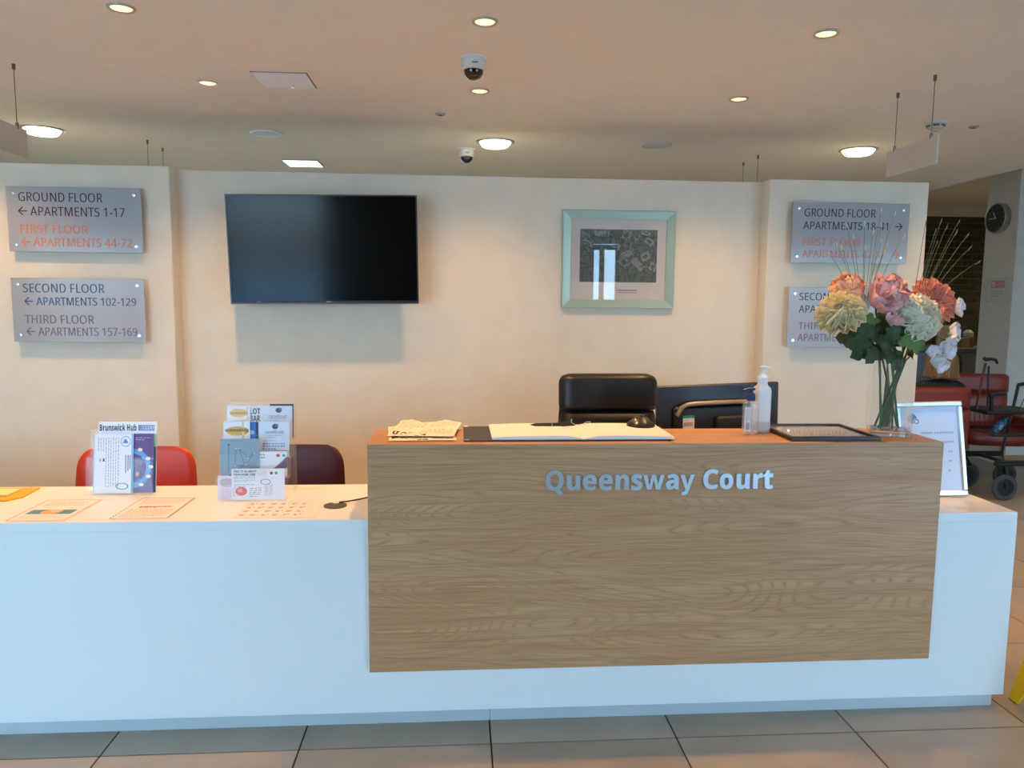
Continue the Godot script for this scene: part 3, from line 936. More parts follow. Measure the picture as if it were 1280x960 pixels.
func seating() -> void:
	tub_chair("plastic_chair", "orange red plastic chair behind the desk and the small leaflet holder", mat(rgb(205, 58, 28), 0.4), Vector3(-1.55, 0, -3.70), 0.60, 0.888)
	tub_chair("plastic_chair", "dark plum plastic chair behind the desk and the tiered leaflet holder", mat(rgb(72, 16, 30), 0.4), Vector3(-0.815, 0, -3.70), 0.545, 0.893)
	# executive chair
	var leather := mat(rgb(26, 23, 22), 0.38)
	var o := thing("office_chair", "black leather high-back office chair behind the oak counter", "office chair", Vector3(0.807, 0, -3.99), 0.03)
	var hw := func(q: float) -> float:
		var b := 0.268
		if q > 0.72: b -= 0.05 * (1.0 - sqrt(maxf(0.0, 1.0 - pow((q - 0.72) / 0.28, 2.0))))
		if q < 0.12: b -= 0.012 * (1.0 - q / 0.12)
		return b
	var hl := func(q: float) -> float: return 0.262 - (0.012 * (q - 0.9) / 0.1 if q > 0.9 else 0.0)
	part(o, "headrest", slab(M.new(), 1.028, 1.222, 18, hw, 0.105, 0.12, -0.12, -0.01), leather)
	part(o, "backrest", slab(M.new(), 0.52, 1.024, 18, hl, 0.085, 0.12, -0.08, 0.03), leather)
	part(o, "back_shell", slab(M.new(), 0.50, 1.205, 12, func(q): return 0.272 - 0.03 * q * q, 0.03, 0.10, -0.09, -0.035), BLACK)
	part(o, "seat", M.new().pad(Vector3(0, 0.49, 0.22), Vector3(0.54, 0.11, 0.46), 0.4), leather)
	for s in [-1.0, 1.0]:
		part(o, "armrest", M.new().tube([Vector3(s * 0.27, 0.50, 0.30), Vector3(s * 0.31, 0.62, 0.30), Vector3(s * 0.31, 0.69, 0.22), Vector3(s * 0.31, 0.69, 0.08), Vector3(s * 0.28, 0.66, 0.02)], 0.02, 10), BLACK)
	part(o, "gas_column", M.new().lathe([Vector2(0, 0.44), Vector2(0.028, 0.44), Vector2(0.028, 0.25), Vector2(0.036, 0.25), Vector2(0.036, 0.08), Vector2(0, 0.08)], 16, Transform3D(Basis(), Vector3(0, 0, 0.25))), BLACK)
	for k in 5:
		var a := k * TAU / 5
		var d := Vector3(cos(a), 0, sin(a))
		var b := part(o, "base_arm", M.new().tube([Vector3(0, 0.10, 0.25) + d * 0.03, Vector3(0, 0.085, 0.25) + d * 0.17, Vector3(0, 0.072, 0.25) + d * 0.30], [0.024, 0.02, 0.015], 8), BLACK)
		part(b, "caster", M.new().lathe([Vector2(0, 0.02), Vector2(0.022, 0.018), Vector2(0.028, 0.010), Vector2(0.028, -0.010), Vector2(0.022, -0.018), Vector2(0, -0.02)], 16, Transform3D(Basis(d, PI / 2) * Basis(Vector3.UP, 0.0), Vector3(0, 0.028, 0.25) + d * 0.30)), BLACK)
	# low desk on the staff side, which carries the screen
	var s := thing("staff_desk", "low white staff desk behind the oak counter, under the computer screen", "desk", Vector3(1.15, 0, -3.40))
	part(s, "top", M.new().box(Vector3(0, 0.715, 0), Vector3(1.3, 0.03, 0.23), 0.002), WHITE)
	for x in [-0.62, 0.62]: part(s, "leg_panel", M.new().box(Vector3(x, 0.35, 0), Vector3(0.025, 0.70, 0.21), 0.002), WHITE)

# ---------------------------------------------------------------- things on the oak counter
func desk_things() -> void:
	monitor()
	bottles()
	# two loose folded newspaper leaflets
	var im := paper(256, 192, rgb(238, 228, 208))
	lines(im, 0.05, 0.08, 0.40, 9, 0.05, rgb(172, 160, 142), 1)
	lines(im, 0.52, 0.06, 0.42, 7, 0.05, rgb(178, 166, 148), 2)
	lines(im, 0.45, 0.55, 0.48, 6, 0.06, rgb(180, 168, 150), 3)
	ink(im, 0.05, 0.72, 0.09, 0.20, rgb(52, 46, 40)); ink(im, 0.075, 0.76, 0.03, 0.10, rgb(230, 220, 200))
	lines(im, 0.18, 0.80, 0.18, 2, 0.07, rgb(90, 80, 70), 4, 0.6)
	lines(im, 0.42, 0.95, 0.30, 1, 0.05, rgb(60, 52, 46), 5, 0.7)
	var nz := noise(2.4, 31, 3)
	for k in 2:
		var f := func(u: float, v: float) -> Vector3:
			var x := -0.125 + 0.25 * u + 0.02 * v * (-1.0 if k == 0 else 0.6)
			var z := 0.155 - 0.30 * v
			var lift := 0.004 + 0.010 * k + (0.012 * absf(nz.get_noise_2d(u * 1.3 + k * 7.0, v * 1.6)) + 0.012 * v * v * sin(u * 5.0 + k) * sin(u * 5.0 + k)) * (1.0 if v > 0.05 else v * 20.0)
			return Vector3(x, lift, z)
		single("newspaper", "crumpled open newspaper leaflet beside the visitors' book" if k == 0 else "folded newspaper sheet lying on top of the crumpled leaflet", "newspaper", M.new().sheet(f, 18, 14), printed(im, 0.8), Vector3(-0.135 + 0.004 * k, SHELF, -2.92 - 0.035 * k), 0.03 - 0.10 * k)
	# visitors' book, open, with a dark cover showing at the left
	var b := thing("visitor_book", "open visitors' book with white pages and a dark grey cover", "book", Vector3(0.43, SHELF, -2.915))
	part(b, "cover", M.new().box(Vector3(-0.02, 0.003, 0.0), Vector3(0.78, 0.005, 0.32), 0.001), mat(rgb(46, 44, 48), 0.5))
	for s in [-1.0, 1.0]:
		var rings := []
		for i in 13:
			var t := float(i) / 12
			var x: float = lerpf(0.04, 0.04 + s * 0.345, t)
			var h := 0.012 * (1.0 - 0.25 * t) * clampf(t * 6.0 + 0.12, 0.0, 1.0) + 0.003 * sin(t * PI)
			rings.append([Vector3(x, 0.0056, 0.150), Vector3(x, 0.0056 + h, 0.150), Vector3(x - 0.012 * s * 0.0, 0.0056 + h, -0.150), Vector3(x, 0.0056, -0.150)])
		part(b, "page_block", M.new().loft(rings, true, false), mat(rgb(240, 236, 230), 0.7))
	part(b, "cover_corner", M.new().box(Vector3(-0.402, 0.006, 0.153), Vector3(0.026, 0.003, 0.012), 0.001), mat(rgb(170, 170, 172), 0.3, 0.8))
	part(b, "cover_corner", M.new().box(Vector3(-0.402, 0.006, -0.153), Vector3(0.026, 0.003, 0.012), 0.001), mat(rgb(170, 170, 172), 0.3, 0.8))
	# pen on the pages
	var pen := thing("ballpoint_pen", "black ballpoint pen lying on the open visitors' book", "pen", Vector3(0.375, SHELF + 0.0245, -2.995), 0.03)
	var ax := Transform3D(Basis(Vector3.BACK, -PI / 2), Vector3.ZERO)
	part(pen, "barrel", M.new().lathe([Vector2(0, -0.085), Vector2(0.002, -0.083), Vector2(0.0065, -0.065), Vector2(0.0075, -0.03), Vector2(0.0075, 0.0)], 14, ax), BLACK)
	part(pen, "ring", M.new().lathe([Vector2(0.0075, 0.0), Vector2(0.0085, 0.0005), Vector2(0.0085, 0.004), Vector2(0.0075, 0.0045)], 14, ax), CHROME)
	part(pen, "cap", M.new().lathe([Vector2(0.0075, 0.0045), Vector2(0.0078, 0.03), Vector2(0.0068, 0.075), Vector2(0.004, 0.082), Vector2(0, 0.083)], 14, ax), BLACK)
	part(pen, "clip", M.new().box(Vector3(0.05, 0.0088, 0), Vector3(0.05, 0.0018, 0.003)), BLACK)
	# loop of pale cord that ties the pen
	var loop := []
	for i in 33:
		var t := float(i) / 32
		var a := t * TAU * 1.5 + 2.4
		loop.append(Vector3(0.025 * cos(a) + 0.07 * t, 0.019 + 0.016 * (1.0 + sin(a * 1.0)) * (1.0 - t * 0.6), 0.03 * sin(a) * 0.5 + 0.05 * t))
	part(pen, "tie_cord", M.new().tube(loop, 0.0011, 6), mat(rgb(226, 214, 190), 0.6), Vector3(0.103, -0.0245, -0.015), Vector3.ZERO, "thin pale looped cord")
	# pen stand: black cone with facets, its holder pointing up
	var ps := thing("pen_stand", "black domed pen stand on a page of the visitors' book", "pen stand", Vector3(0.742, SHELF + 0.0165, -3.0))
	part(ps, "base", M.new().lathe([Vector2(0, 0.0), Vector2(0.056, 0.0), Vector2(0.058, 0.004), Vector2(0.055, 0.012), Vector2(0.040, 0.024), Vector2(0.028, 0.036), Vector2(0.022, 0.038), Vector2(0, 0.038)], 28), gloss(rgb(28, 26, 22), 0.35, 0.6, 0.12))
	part(ps, "socket", M.new().tube([Vector3(0.004, 0.034, 0), Vector3(0.008, 0.046, 0)], [0.012, 0.009], 12), gloss(rgb(28, 26, 22), 0.35, 0.6, 0.12))
	# black document frame lying flat
	var fr := thing("document_frame", "black document frame with a cream sheet lying flat on the oak counter", "picture frame", Vector3(1.437, SHELF, -2.902), -0.0)
	var fm := mat(rgb(16, 14, 14), 0.3)
	for q in [[Vector3(0, 0.008, 0.151), Vector3(0.356, 0.016, 0.018)], [Vector3(0, 0.008, -0.151), Vector3(0.356, 0.016, 0.018)], [Vector3(-0.169, 0.008, 0), Vector3(0.018, 0.016, 0.284)], [Vector3(0.169, 0.008, 0), Vector3(0.018, 0.016, 0.284)]]:
		part(fr, "rail", M.new().box(q[0], q[1], 0.002), fm)
	var di := paper(128, 96, rgb(214, 204, 178))
	lines(di, 0.12, 0.2, 0.76, 10, 0.07, rgb(170, 160, 138), 8)
	part(fr, "sheet", M.new().sheet(func(u, v): return Vector3(-0.161 + 0.322 * u, 0.006, 0.143 - 0.286 * v), 1, 1), printed(di, 0.6))
	part(fr, "glass", M.new().box(Vector3(0, 0.010, 0), Vector3(0.320, 0.002, 0.284)), pane(Color(0.95, 0.96, 0.96, 0.03)))
	# ------------- cable outlet on the left worktop
	var g := thing("cable_grommet", "round grey cable grommet in the white worktop, beside the oak panel", "cable grommet", Vector3(-0.478, TOP, -2.918))
	var ring := PackedVector2Array()
	for i in 40:
		var a := TAU * i / 40
		var r := 0.044
		if a > 1.15 and a < 2.0: r = 0.026
		ring.append(Vector2(cos(a) * r, sin(a) * r))
	part(g, "cap", M.new().prism(ring, 0.004, Transform3D(Basis(Vector3.RIGHT, -PI / 2), Vector3.ZERO)), mat(rgb(82, 76, 70), 0.5))
	single("black_cable", "thin black cable running from the grommet to behind the oak panel", "cable", M.new().tube([Vector3(-0.468, TOP + 0.006, -2.95), Vector3(-0.43, TOP + 0.009, -2.955), Vector3(-0.39, TOP + 0.009, -2.985), Vector3(-0.345, TOP + 0.006, -3.04), Vector3(-0.29, TOP + 0.006, -3.07)], 0.0032, 8), mat(rgb(40, 28, 24), 0.5))
	# ------------- yellow folders and a dark notebook at the far left
	single("yellow_folder", "yellow card folder on the worktop beside the teal notice", "folder", M.new().prism(PackedVector2Array([Vector2(-0.36, -0.08), Vector2(0.03, -0.075), Vector2(0.065, -0.02), Vector2(0.05, 0.135), Vector2(-0.36, 0.12)]), 0.006, Transform3D(Basis(Vector3.RIGHT, -PI / 2), Vector3.ZERO)), mat(rgb(240, 176, 44), 0.6), Vector3(-1.80, TOP, -3.10))
	single("paper_sheaf", "cream sheets lying on the yellow folder", "papers", M.new().box(Vector3(-0.16, 0.010, -0.03), Vector3(0.32, 0.006, 0.10), 0.0, Basis(Vector3.UP, 0.04)), mat(rgb(244, 226, 170), 0.7), Vector3(-1.80, TOP, -3.10))
	single("dark_notebook", "dark notebook lying in front of the yellow folder", "notebook", M.new().box(Vector3(-0.15, 0.006, 0), Vector3(0.30, 0.012, 0.13), 0.001, Basis(Vector3.UP, 0.38)), mat(rgb(44, 34, 40), 0.6), Vector3(-1.79, TOP, -2.97))
	# ------------- notices taped flat on the worktop
	var n1 := paper(210, 297, rgb(236, 228, 226))
	for q in [[0.02, 0.015, 0.96, 0.012], [0.02, 0.975, 0.96, 0.012], [0.02, 0.015, 0.016, 0.97], [0.965, 0.015, 0.016, 0.97]]: ink(n1, q[0], q[1], q[2], q[3], rgb(196, 92, 64))
	lines(n1, 0.14, 0.10, 0.7, 6, 0.045, rgb(206, 176, 160), 12)
	ink(n1, 0.12, 0.50, 0.76, 0.20, rgb(70, 136, 150))
	disc(n1, 0.48, 0.60, 0.16, 0.10, rgb(232, 170, 124)); disc(n1, 0.55, 0.55, 0.10, 0.06, rgb(240, 196, 150))
	lines(n1, 0.14, 0.76, 0.7, 5, 0.035, rgb(216, 192, 178), 13)
	flat_notice("white A4 notice with a teal picture lying flat on the worktop", n1, Vector3(-1.515, TOP, -2.898), 0.0)
	var n2 := paper(210, 297, rgb(236, 228, 226))
	for i in 26:
		for q in [[0.03 + i * 0.037, 0.012], [0.03 + i * 0.037, 0.976]]: ink(n2, q[0], q[1] - 0.006, 0.022, 0.022, rgb(40, 40, 42))
		if i % 2: ink(n2, 0.015, 0.01 + i * 0.037, 0.022, 0.04, rgb(40, 40, 42))
		ink(n2, 0.962, 0.01 + i * 0.037, 0.022, 0.037, rgb(50, 50, 52))
	lines(n2, 0.12, 0.08, 0.76, 7, 0.035, rgb(190, 164, 150), 14)
	ink(n2, 0.22, 0.42, 0.56, 0.05, rgb(214, 150, 130)); lines(n2, 0.22, 0.43, 0.55, 2, 0.04, rgb(150, 70, 56), 15, 0.6)
	lines(n2, 0.12, 0.55, 0.76, 11, 0.035, rgb(190, 164, 150), 16)
	flat_notice("white A4 notice with a dashed black border lying flat on the worktop", n2, Vector3(-1.16, TOP, -2.912), 0.0)
	var n3 := paper(297, 210, rgb(236, 226, 222))
	ink(n3, 0.96, 0.0, 0.006, 1.0, rgb(206, 170, 146))
	for i in 7:
		ink(n3, 0.03 + i * 0.13, 0.03, 0.005, 0.94, rgb(220, 186, 164))
		for j in 4:
			ink(n3, 0.02, 0.03 + j * 0.235, 0.92, 0.008, rgb(222, 190, 168))
			if i < 6: lines(n3, 0.05 + i * 0.13, 0.08 + j * 0.235, 0.09, 2, 0.05, rgb(186, 96, 80) if (i + j) % 2 == 0 else rgb(150, 118, 104), i * 5 + j, 0.7)
	flat_notice("white timetable sheet ruled in boxes lying flat beside the tiered leaflet holder", n3, Vector3(-0.672, TOP, -2.868), 0.0, Vector2(0.305, 0.215))

func flat_notice(label: String, im: Image, at: Vector3, turn: float, s := Vector2(0.213, 0.300)) -> void:
	var t := thing("paper_notice", label, "notice", at, turn, "notices lying on the worktop")
	part(t, "sheet", M.new().box(Vector3(0, 0.0006, 0), Vector3(s.x, 0.0008, s.y)), mat(rgb(236, 230, 228), 0.7))
	part(t, "print", M.new().sheet(func(u, v): return Vector3(-s.x / 2 + s.x * u, 0.0014, s.y / 2 - s.y * v), 1, 1), printed(im, 0.6))

func monitor() -> void:
	var t := thing("computer_monitor", "black computer monitor seen from behind, with a silver band, on the staff desk", "monitor", Vector3(1.215, 0.73, -3.41), 0.10)
	var body := mat(rgb(22, 30, 40), 0.4)
	var dark := mat(rgb(14, 16, 20), 0.45)
	var head := part(t, "screen_housing", M.new().box(Vector3(0, 0.325, 0), Vector3(0.602, 0.358, 0.022), 0.006), body)
	head.rotation.z = 0.026
	part(head, "screen", M.new().box(Vector3(0, 0.325, -0.0115), Vector3(0.575, 0.325, 0.002)), gloss(rgb(8, 8, 10), 0.3, 0.6, 0.05))
	part(head, "rear_cover", M.new().box(Vector3(0.01, 0.285, 0.024), Vector3(0.47, 0.245, 0.028), 0.010), dark)
	var arc := []
	for i in 21:
		var q := float(i) / 20 * 2.0 - 1.0
		arc.append(Vector3(0.01 + q * 0.225, 0.418 + 0.004 * (1.0 - q * q) - 0.05 * pow(absf(q), 12.0), 0.036))
	part(head, "silver_band", M.new().tube(arc, 0.015, 8, 0.7), mat(rgb(150, 134, 114), 0.4, 0.6), Vector3.ZERO, Vector3.ZERO, "curved silver band")
	part(head, "arm_cover", M.new().box(Vector3(0.055, 0.24, 0.05), Vector3(0.17, 0.24, 0.03), 0.008), dark)
	var st := paper(64, 80, rgb(240, 240, 238))
	ink(st, 0, 0, 1, 0.2, rgb(40, 150, 90))
	for i in 14: ink(st, 0.1 + i * 0.057, 0.5, 0.03 if i % 3 else 0.045, 0.3, rgb(20, 20, 22))
	lines(st, 0.1, 0.26, 0.8, 2, 0.09, rgb(120, 120, 120), 3)
	part(head, "asset_sticker", M.new().sheet(func(u, v): return Vector3(-0.186 + 0.055 * u, 0.305 + 0.062 * v, 0.0395), 1, 1), printed(st), Vector3.ZERO, Vector3.ZERO, "white barcode sticker with a green top")
	var ring := []
	for i in 29: ring.append(Vector3(0.052 + 0.030 * cos(TAU * i / 28), 0.262 + 0.030 * sin(TAU * i / 28), 0.0655))
	var lm := mat(rgb(96, 100, 106), 0.3, 0.6)
	var lg := part(head, "maker_logo", M.new().tube(ring, 0.0022, 6), lm, Vector3.ZERO, Vector3.ZERO, "round logo ring with two slanted letters")
	part(head, "logo_letters", M.new() \
		.tube([Vector3(0.045, 0.290, 0.066), Vector3(0.033, 0.252, 0.066)], 0.0022, 5).tube([Vector3(0.038, 0.268, 0.066), Vector3(0.049, 0.270, 0.066), Vector3(0.044, 0.252, 0.066)], 0.0022, 5) \
		.tube([Vector3(0.063, 0.272, 0.066), Vector3(0.052, 0.234, 0.066)], 0.0022, 5).tube([Vector3(0.063, 0.272, 0.066), Vector3(0.073, 0.270, 0.066), Vector3(0.068, 0.254, 0.066), Vector3(0.058, 0.253, 0.066)], 0.0022, 5), lm)
	part(t, "stand", M.new().box(Vector3(0.055, 0.09, 0.03), Vector3(0.10, 0.17, 0.03), 0.006), dark)
	part(t, "foot", M.new().box(Vector3(0.04, 0.006, 0.02), Vector3(0.28, 0.012, 0.18), 0.004), dark)

func bottles() -> void:
	# clear gel bottle with a blue pump
	var t := thing("sanitiser_bottle", "small clear hand gel bottle with a dark blue pump", "pump bottle", Vector3(1.158, SHELF, -2.895))
	var rr := func(w: float, d: float, y: float, e: float) -> Array:
		var ring := []
		for k in 28:
			var a := TAU * k / 28
			ring.append(Vector3(signf(cos(a)) * pow(absf(cos(a)), e) * w / 2, y, signf(sin(a)) * pow(absf(sin(a)), e) * d / 2))
		return ring
	var clear := pane(Color(0.90, 0.92, 0.93, 0.16), 0.05)
	part(t, "body", M.new().loft([rr.call(0.056, 0.034, 0.001, 0.6), rr.call(0.062, 0.038, 0.006, 0.6), rr.call(0.062, 0.038, 0.118, 0.6), rr.call(0.058, 0.036, 0.126, 0.65), rr.call(0.030, 0.026, 0.133, 0.9), rr.call(0.026, 0.026, 0.138, 1.0)]), clear)
	var li := paper(96, 160, rgb(222, 216, 210))
	lines(li, 0.1, 0.06, 0.8, 12, 0.045, rgb(150, 144, 142), 71)
	for i in 14: ink(li, 0.25, 0.64 + i * 0.02, 0.6, 0.008 if i % 3 else 0.014, rgb(30, 28, 30))
	part(t, "label", M.new().sheet(func(u, v): return Vector3(-0.030 + 0.024 * u, 0.014 + 0.098 * v, 0.0165 + 0.004 * minf(1.0, u * 2.0)), 4, 1), printed(li, 0.4))
	var navy := mat(rgb(22, 34, 96), 0.35)
	part(t, "collar", M.new().lathe([Vector2(0, 0.136), Vector2(0.0155, 0.136), Vector2(0.0155, 0.160), Vector2(0.012, 0.165), Vector2(0.007, 0.168), Vector2(0.007, 0.178)], 20), navy)
	part(t, "pump_head", M.new().tube([Vector3(0.013, 0.182, 0), Vector3(-0.01, 0.183, 0), Vector3(-0.038, 0.178, 0.004)], [0.0095, 0.008, 0.0045], 10, 0.6), navy)
	part(t, "dip_tube", M.new().tube([Vector3(0, 0.137, 0), Vector3(0.01, 0.02, 0)], 0.0025, 8), mat(rgb(220, 222, 224), 0.3))
	# tall white bottle, part full
	var b := thing("soap_bottle", "tall milky white bottle with a white pump, behind the clear gel bottle", "pump bottle", Vector3(1.222, SHELF, -2.945))
	var milk := mat(rgb(232, 230, 230), 0.35)
	part(b, "body", M.new().loft([rr.call(0.058, 0.050, 0.0005, 0.5), rr.call(0.064, 0.056, 0.006, 0.5), rr.call(0.066, 0.058, 0.168, 0.5), rr.call(0.060, 0.054, 0.182, 0.55), rr.call(0.044, 0.042, 0.191, 0.8), rr.call(0.040, 0.040, 0.196, 1.0), rr.call(0.040, 0.040, 0.204, 1.0)]), milk)
	part(b, "contents_window", M.new().loft([rr.call(0.0665, 0.0585, 0.012, 0.5), rr.call(0.0668, 0.0588, 0.046, 0.5)], false), mat(rgb(196, 188, 184), 0.35), Vector3.ZERO, Vector3.ZERO, "lower part where the soap shows through")
	part(b, "collar", M.new().lathe([Vector2(0, 0.203), Vector2(0.021, 0.203), Vector2(0.022, 0.224), Vector2(0.017, 0.230), Vector2(0.009, 0.240), Vector2(0.0065, 0.262)], 20), mat(rgb(238, 240, 244), 0.35))
	part(b, "pump_head", M.new().tube([Vector3(-0.012, 0.266, 0), Vector3(0.008, 0.266, 0), Vector3(0.034, 0.261, 0.003)], [0.008, 0.007, 0.004], 10, 0.6), mat(rgb(238, 240, 244), 0.35))

# ---------------------------------------------------------------- leaflet holders
# a card that leans back by lean about its foot: x0..x1, foot y0, length h
func leaflet(label: String, im: Image, x0: float, x1: float, y0: float, h: float, z: float, lean: float, cat := "leaflet", group := "leaflets in the tiered holder") -> Node3D:
	var t := thing("leaflet", label, cat, Vector3((x0 + x1) / 2, y0, z), 0.0, group)
	t.rotation.x = -lean
	var w := x1 - x0
	part(t, "card", M.new().box(Vector3(0, h / 2, 0), Vector3(w, h, 0.0012)), mat(rgb(236, 238, 242), 0.5))
	part(t, "print", M.new().sheet(func(u, v): return Vector3(-w / 2 + w * u, h * v, 0.0009), 1, 1), printed(im, 0.4))
	return t

func leaflets() -> void:
	var acrylic := pane(Color(0.93, 0.96, 0.97, 0.035), 0.03)
	acrylic.metallic_specular = 0.2
	var lean := 0.14
	# ---- single-pocket holder
	var h := thing("leaflet_holder", "small clear acrylic leaflet holder with one pocket on the worktop", "leaflet holder", Vector3(-1.3815, TOP, -3.12))
	h.rotation.x = 0.0
	var body := part(h, "back_plate", M.new().box(Vector3(0, 0.1385, -0.034), Vector3(0.262, 0.258, 0.003), 0.0006), acrylic)
	body.rotation.x = -lean
	var fp := part(h, "front_plate", M.new().box(Vector3(0, 0.078, -0.002), Vector3(0.264, 0.146, 0.003), 0.0006), acrylic)
	fp.rotation.x = -lean
	for s in [-1.0, 1.0]:
		var sp := part(h, "side_plate", M.new().box(Vector3(s * 0.1305, 0.081, -0.018), Vector3(0.003, 0.146, 0.029), 0.0006), acrylic)
		sp.rotation.x = -lean
	part(h, "foot", M.new().box(Vector3(0, 0.0015, -0.028), Vector3(0.264, 0.003, 0.07), 0.0006), acrylic)
	var ink_ := mat(rgb(38, 34, 44), 0.5)
	var white := rgb(238, 240, 246)
	# back sheet headed Brunswick Hub
	var im := paper(232, 290, white)
	lines(im, 0.04, 0.17, 0.25, 1, 0.02, rgb(150, 150, 160), 2)
	ink(im, 0.68, 0.05, 0.28, 0.085, rgb(120, 130, 190)); ink(im, 0.74, 0.062, 0.21, 0.06, rgb(206, 210, 232))
	lines(im, 0.06, 0.25, 0.85, 14, 0.04, rgb(170, 174, 186), 3)
	var l := leaflet("white sheet headed Brunswick Hub at the back of the small holder", im, -1.472, -1.240, TOP + 0.006, 0.290, -3.138, lean, "leaflet", "leaflets in the small holder")
	words(l, "heading", "Brunswick Hub", -0.112, 0.034, 0.252, 0.280, 0.001, 0.0006, ink_, bold)
	words(l, "mark", "BHLC", 0.058, 0.106, 0.257, 0.275, 0.001, 0.0006, mat(rgb(120, 130, 190), 0.5), bold)
	# green and navy edge of a leaflet behind the purple one
	im = paper(32, 200, rgb(28, 30, 70))
	ink(im, 0, 0, 1, 0.22, rgb(120, 186, 150))
	leaflet("leaflet with a green and navy edge behind the purple one", im, -1.29, -1.240, TOP + 0.006, 0.240, -3.133, lean, "leaflet", "leaflets in the small holder")
	# purple leaflet with a blue ring
	im = paper(150, 240, rgb(84, 32, 116))
	disc(im, 0.42, 0.58, 0.50, 0.33, rgb(76, 150, 206))
	disc(im, 0.42, 0.58, 0.37, 0.24, rgb(84, 32, 116))
	for q in [[0.62, 0.27], [0.84, 0.42], [0.92, 0.56], [0.86, 0.72], [0.66, 0.86]]: disc(im, q[0], q[1], 0.07, 0.03, rgb(236, 214, 200))
	lines(im, 0.50, 0.07, 0.42, 2, 0.03, rgb(220, 206, 230), 6)
	lines(im, 0.40, 0.45, 0.30, 4, 0.035, rgb(214, 198, 226), 7)
	ink(im, 0.1, 0.60, 0.8, 0.004, rgb(150, 120, 180))
	disc(im, 0.55, 0.68, 0.05, 0.04, rgb(240, 150, 60))
	leaflet("purple leaflet with a blue ring of drawings, in the small holder", im, -1.392, -1.248, TOP + 0.006, 0.242, -3.128, lean, "leaflet", "leaflets in the small holder")
	# white card turned on its side, in front
	im = paper(158, 240, rgb(226, 230, 240))
	ink(im, 0, 0, 0.03, 1, rgb(150, 206, 214)); ink(im, 0.955, 0, 0.045, 1, rgb(110, 170, 220))
	for i in 9:
		var x := 0.12 + i * 0.062
		var y := 0.07
		var rg := RandomNumberGenerator.new()
		rg.seed = 40 + i
		while y < (0.3 if i < 3 else 0.88):
			var q := rg.randf_range(0.02, 0.06)
			ink(im, x, y, 0.022, q, rgb(150, 158, 178))
			y += q + 0.014
	for i in 3: ink(im, 0.80 + i * 0.055, 0.36, 0.03, 0.30 - i * 0.03, rgb(110, 116, 134))
	disc(im, 0.80, 0.13, 0.13, 0.09, rgb(120, 160, 206), 0.86); for i in 12: stroke(im, Vector2(0.80 - 0.006 * i, 0.092 + 0.006 * i), Vector2(0.80 + 0.006 * i, 0.092 + 0.006 * i), 2, rgb(60, 110, 180))
	ink(im, 0.16, 0.42, 0.03, 0.05, rgb(120, 124, 140)); ink(im, 0.24, 0.42, 0.05, 0.05, rgb(50, 52, 64))
	disc(im, 0.72, 0.88, 0.16, 0.055, rgb(60, 130, 120), 0.8)
	leaflet("white card with sideways print and a blue triangle badge, in the small holder", im, -1.484, -1.326, TOP + 0.006, 0.243, -3.122, lean, "leaflet", "leaflets in the small holder")

	# ---- four-tier holder
	var t := thing("tiered_leaflet_holder", "clear acrylic leaflet holder with four stepped tiers on the worktop", "leaflet holder", Vector3(-0.82, TOP, -2.985))
	var w := 0.274
	var lift := [0.0, 0.078, 0.150, 0.216]
	for k in 4:
		var z0: float = -0.052 * k
		var y0: float = lift[k]
		var fr := part(t, "pocket_front", M.new().box(Vector3(0, y0 + 0.052 , z0 - 0.008), Vector3(w, 0.100, 0.003), 0.0006), acrylic)
		fr.rotation.x = 0.0
		part(t, "pocket_floor", M.new().box(Vector3(0, y0 + 0.0015, z0 - 0.033), Vector3(w - 0.004, 0.003, 0.048), 0.0005), acrylic)
		for s in [-1.0, 1.0]: part(t, "pocket_side", M.new().box(Vector3(s * (w / 2 - 0.0015), y0 + 0.052, z0 - 0.034), Vector3(0.003, 0.100, 0.047), 0.0005), acrylic)
	part(t, "back_plate", M.new().box(Vector3(0, 0.186, -0.222), Vector3(w, 0.372, 0.003), 0.0006), acrylic)
	for s in [-1.0, 1.0]: part(t, "frame_side", M.new().box(Vector3(s * (w / 2 - 0.0015), 0.10, -0.192), Vector3(0.003, 0.20, 0.056), 0.0005), acrylic)
	var yellow := rgb(226, 176, 70)
	# fourth tier, at the back and highest
	var z4 := -3.170
	var y4: float = TOP + 0.222
	im = paper(64, 64, rgb(60, 62, 70))
	leaflet("dark leaflet at the very back of the top tier", im, -0.785, -0.688, y4, 0.143, z4 - 0.012, 0.06)
	im = paper(100, 210, rgb(232, 236, 244))
	disc(im, 0.50, 0.22, 0.40, 0.13, rgb(236, 200, 130)); ink(im, 0.84, 0.02, 0.06, 0.4, rgb(230, 206, 150))
	l = leaflet("white leaflet with a pale yellow oval, in the top tier", im, -0.956, -0.862, y4, 0.137, z4, 0.06)
	words(l, "heading", "rentmobility", -0.034, 0.036, 0.100, 0.112, 0.001, 0.0005, mat(rgb(150, 120, 80), 0.5))
	im = paper(80, 210, rgb(228, 232, 240))
	l = leaflet("white leaflet with blocky dark capitals, in the top tier", im, -0.880, -0.806, y4, 0.137, z4 - 0.004, 0.06)
	words(l, "heading", "LOT", -0.022, 0.020, 0.102, 0.126, 0.001, 0.0005, mat(rgb(40, 34, 60), 0.5), bold)
	words(l, "heading", "BAR", -0.022, 0.020, 0.072, 0.096, 0.001, 0.0005, mat(rgb(40, 34, 60), 0.5), bold)
	im = care_card()
	l = leaflet("white leaflet with a dark leaf badge, in the top tier", im, -0.812, -0.690, y4, 0.137, z4 + 0.004, 0.06)
	words(l, "heading", "care4trust", -0.036, 0.040, 0.086, 0.100, 0.001, 0.0005, mat(rgb(90, 104, 130), 0.5))
	# third tier
	var z3 := -3.118
	var y3: float = TOP + 0.156
	im = paper(110, 210, rgb(232, 236, 244))
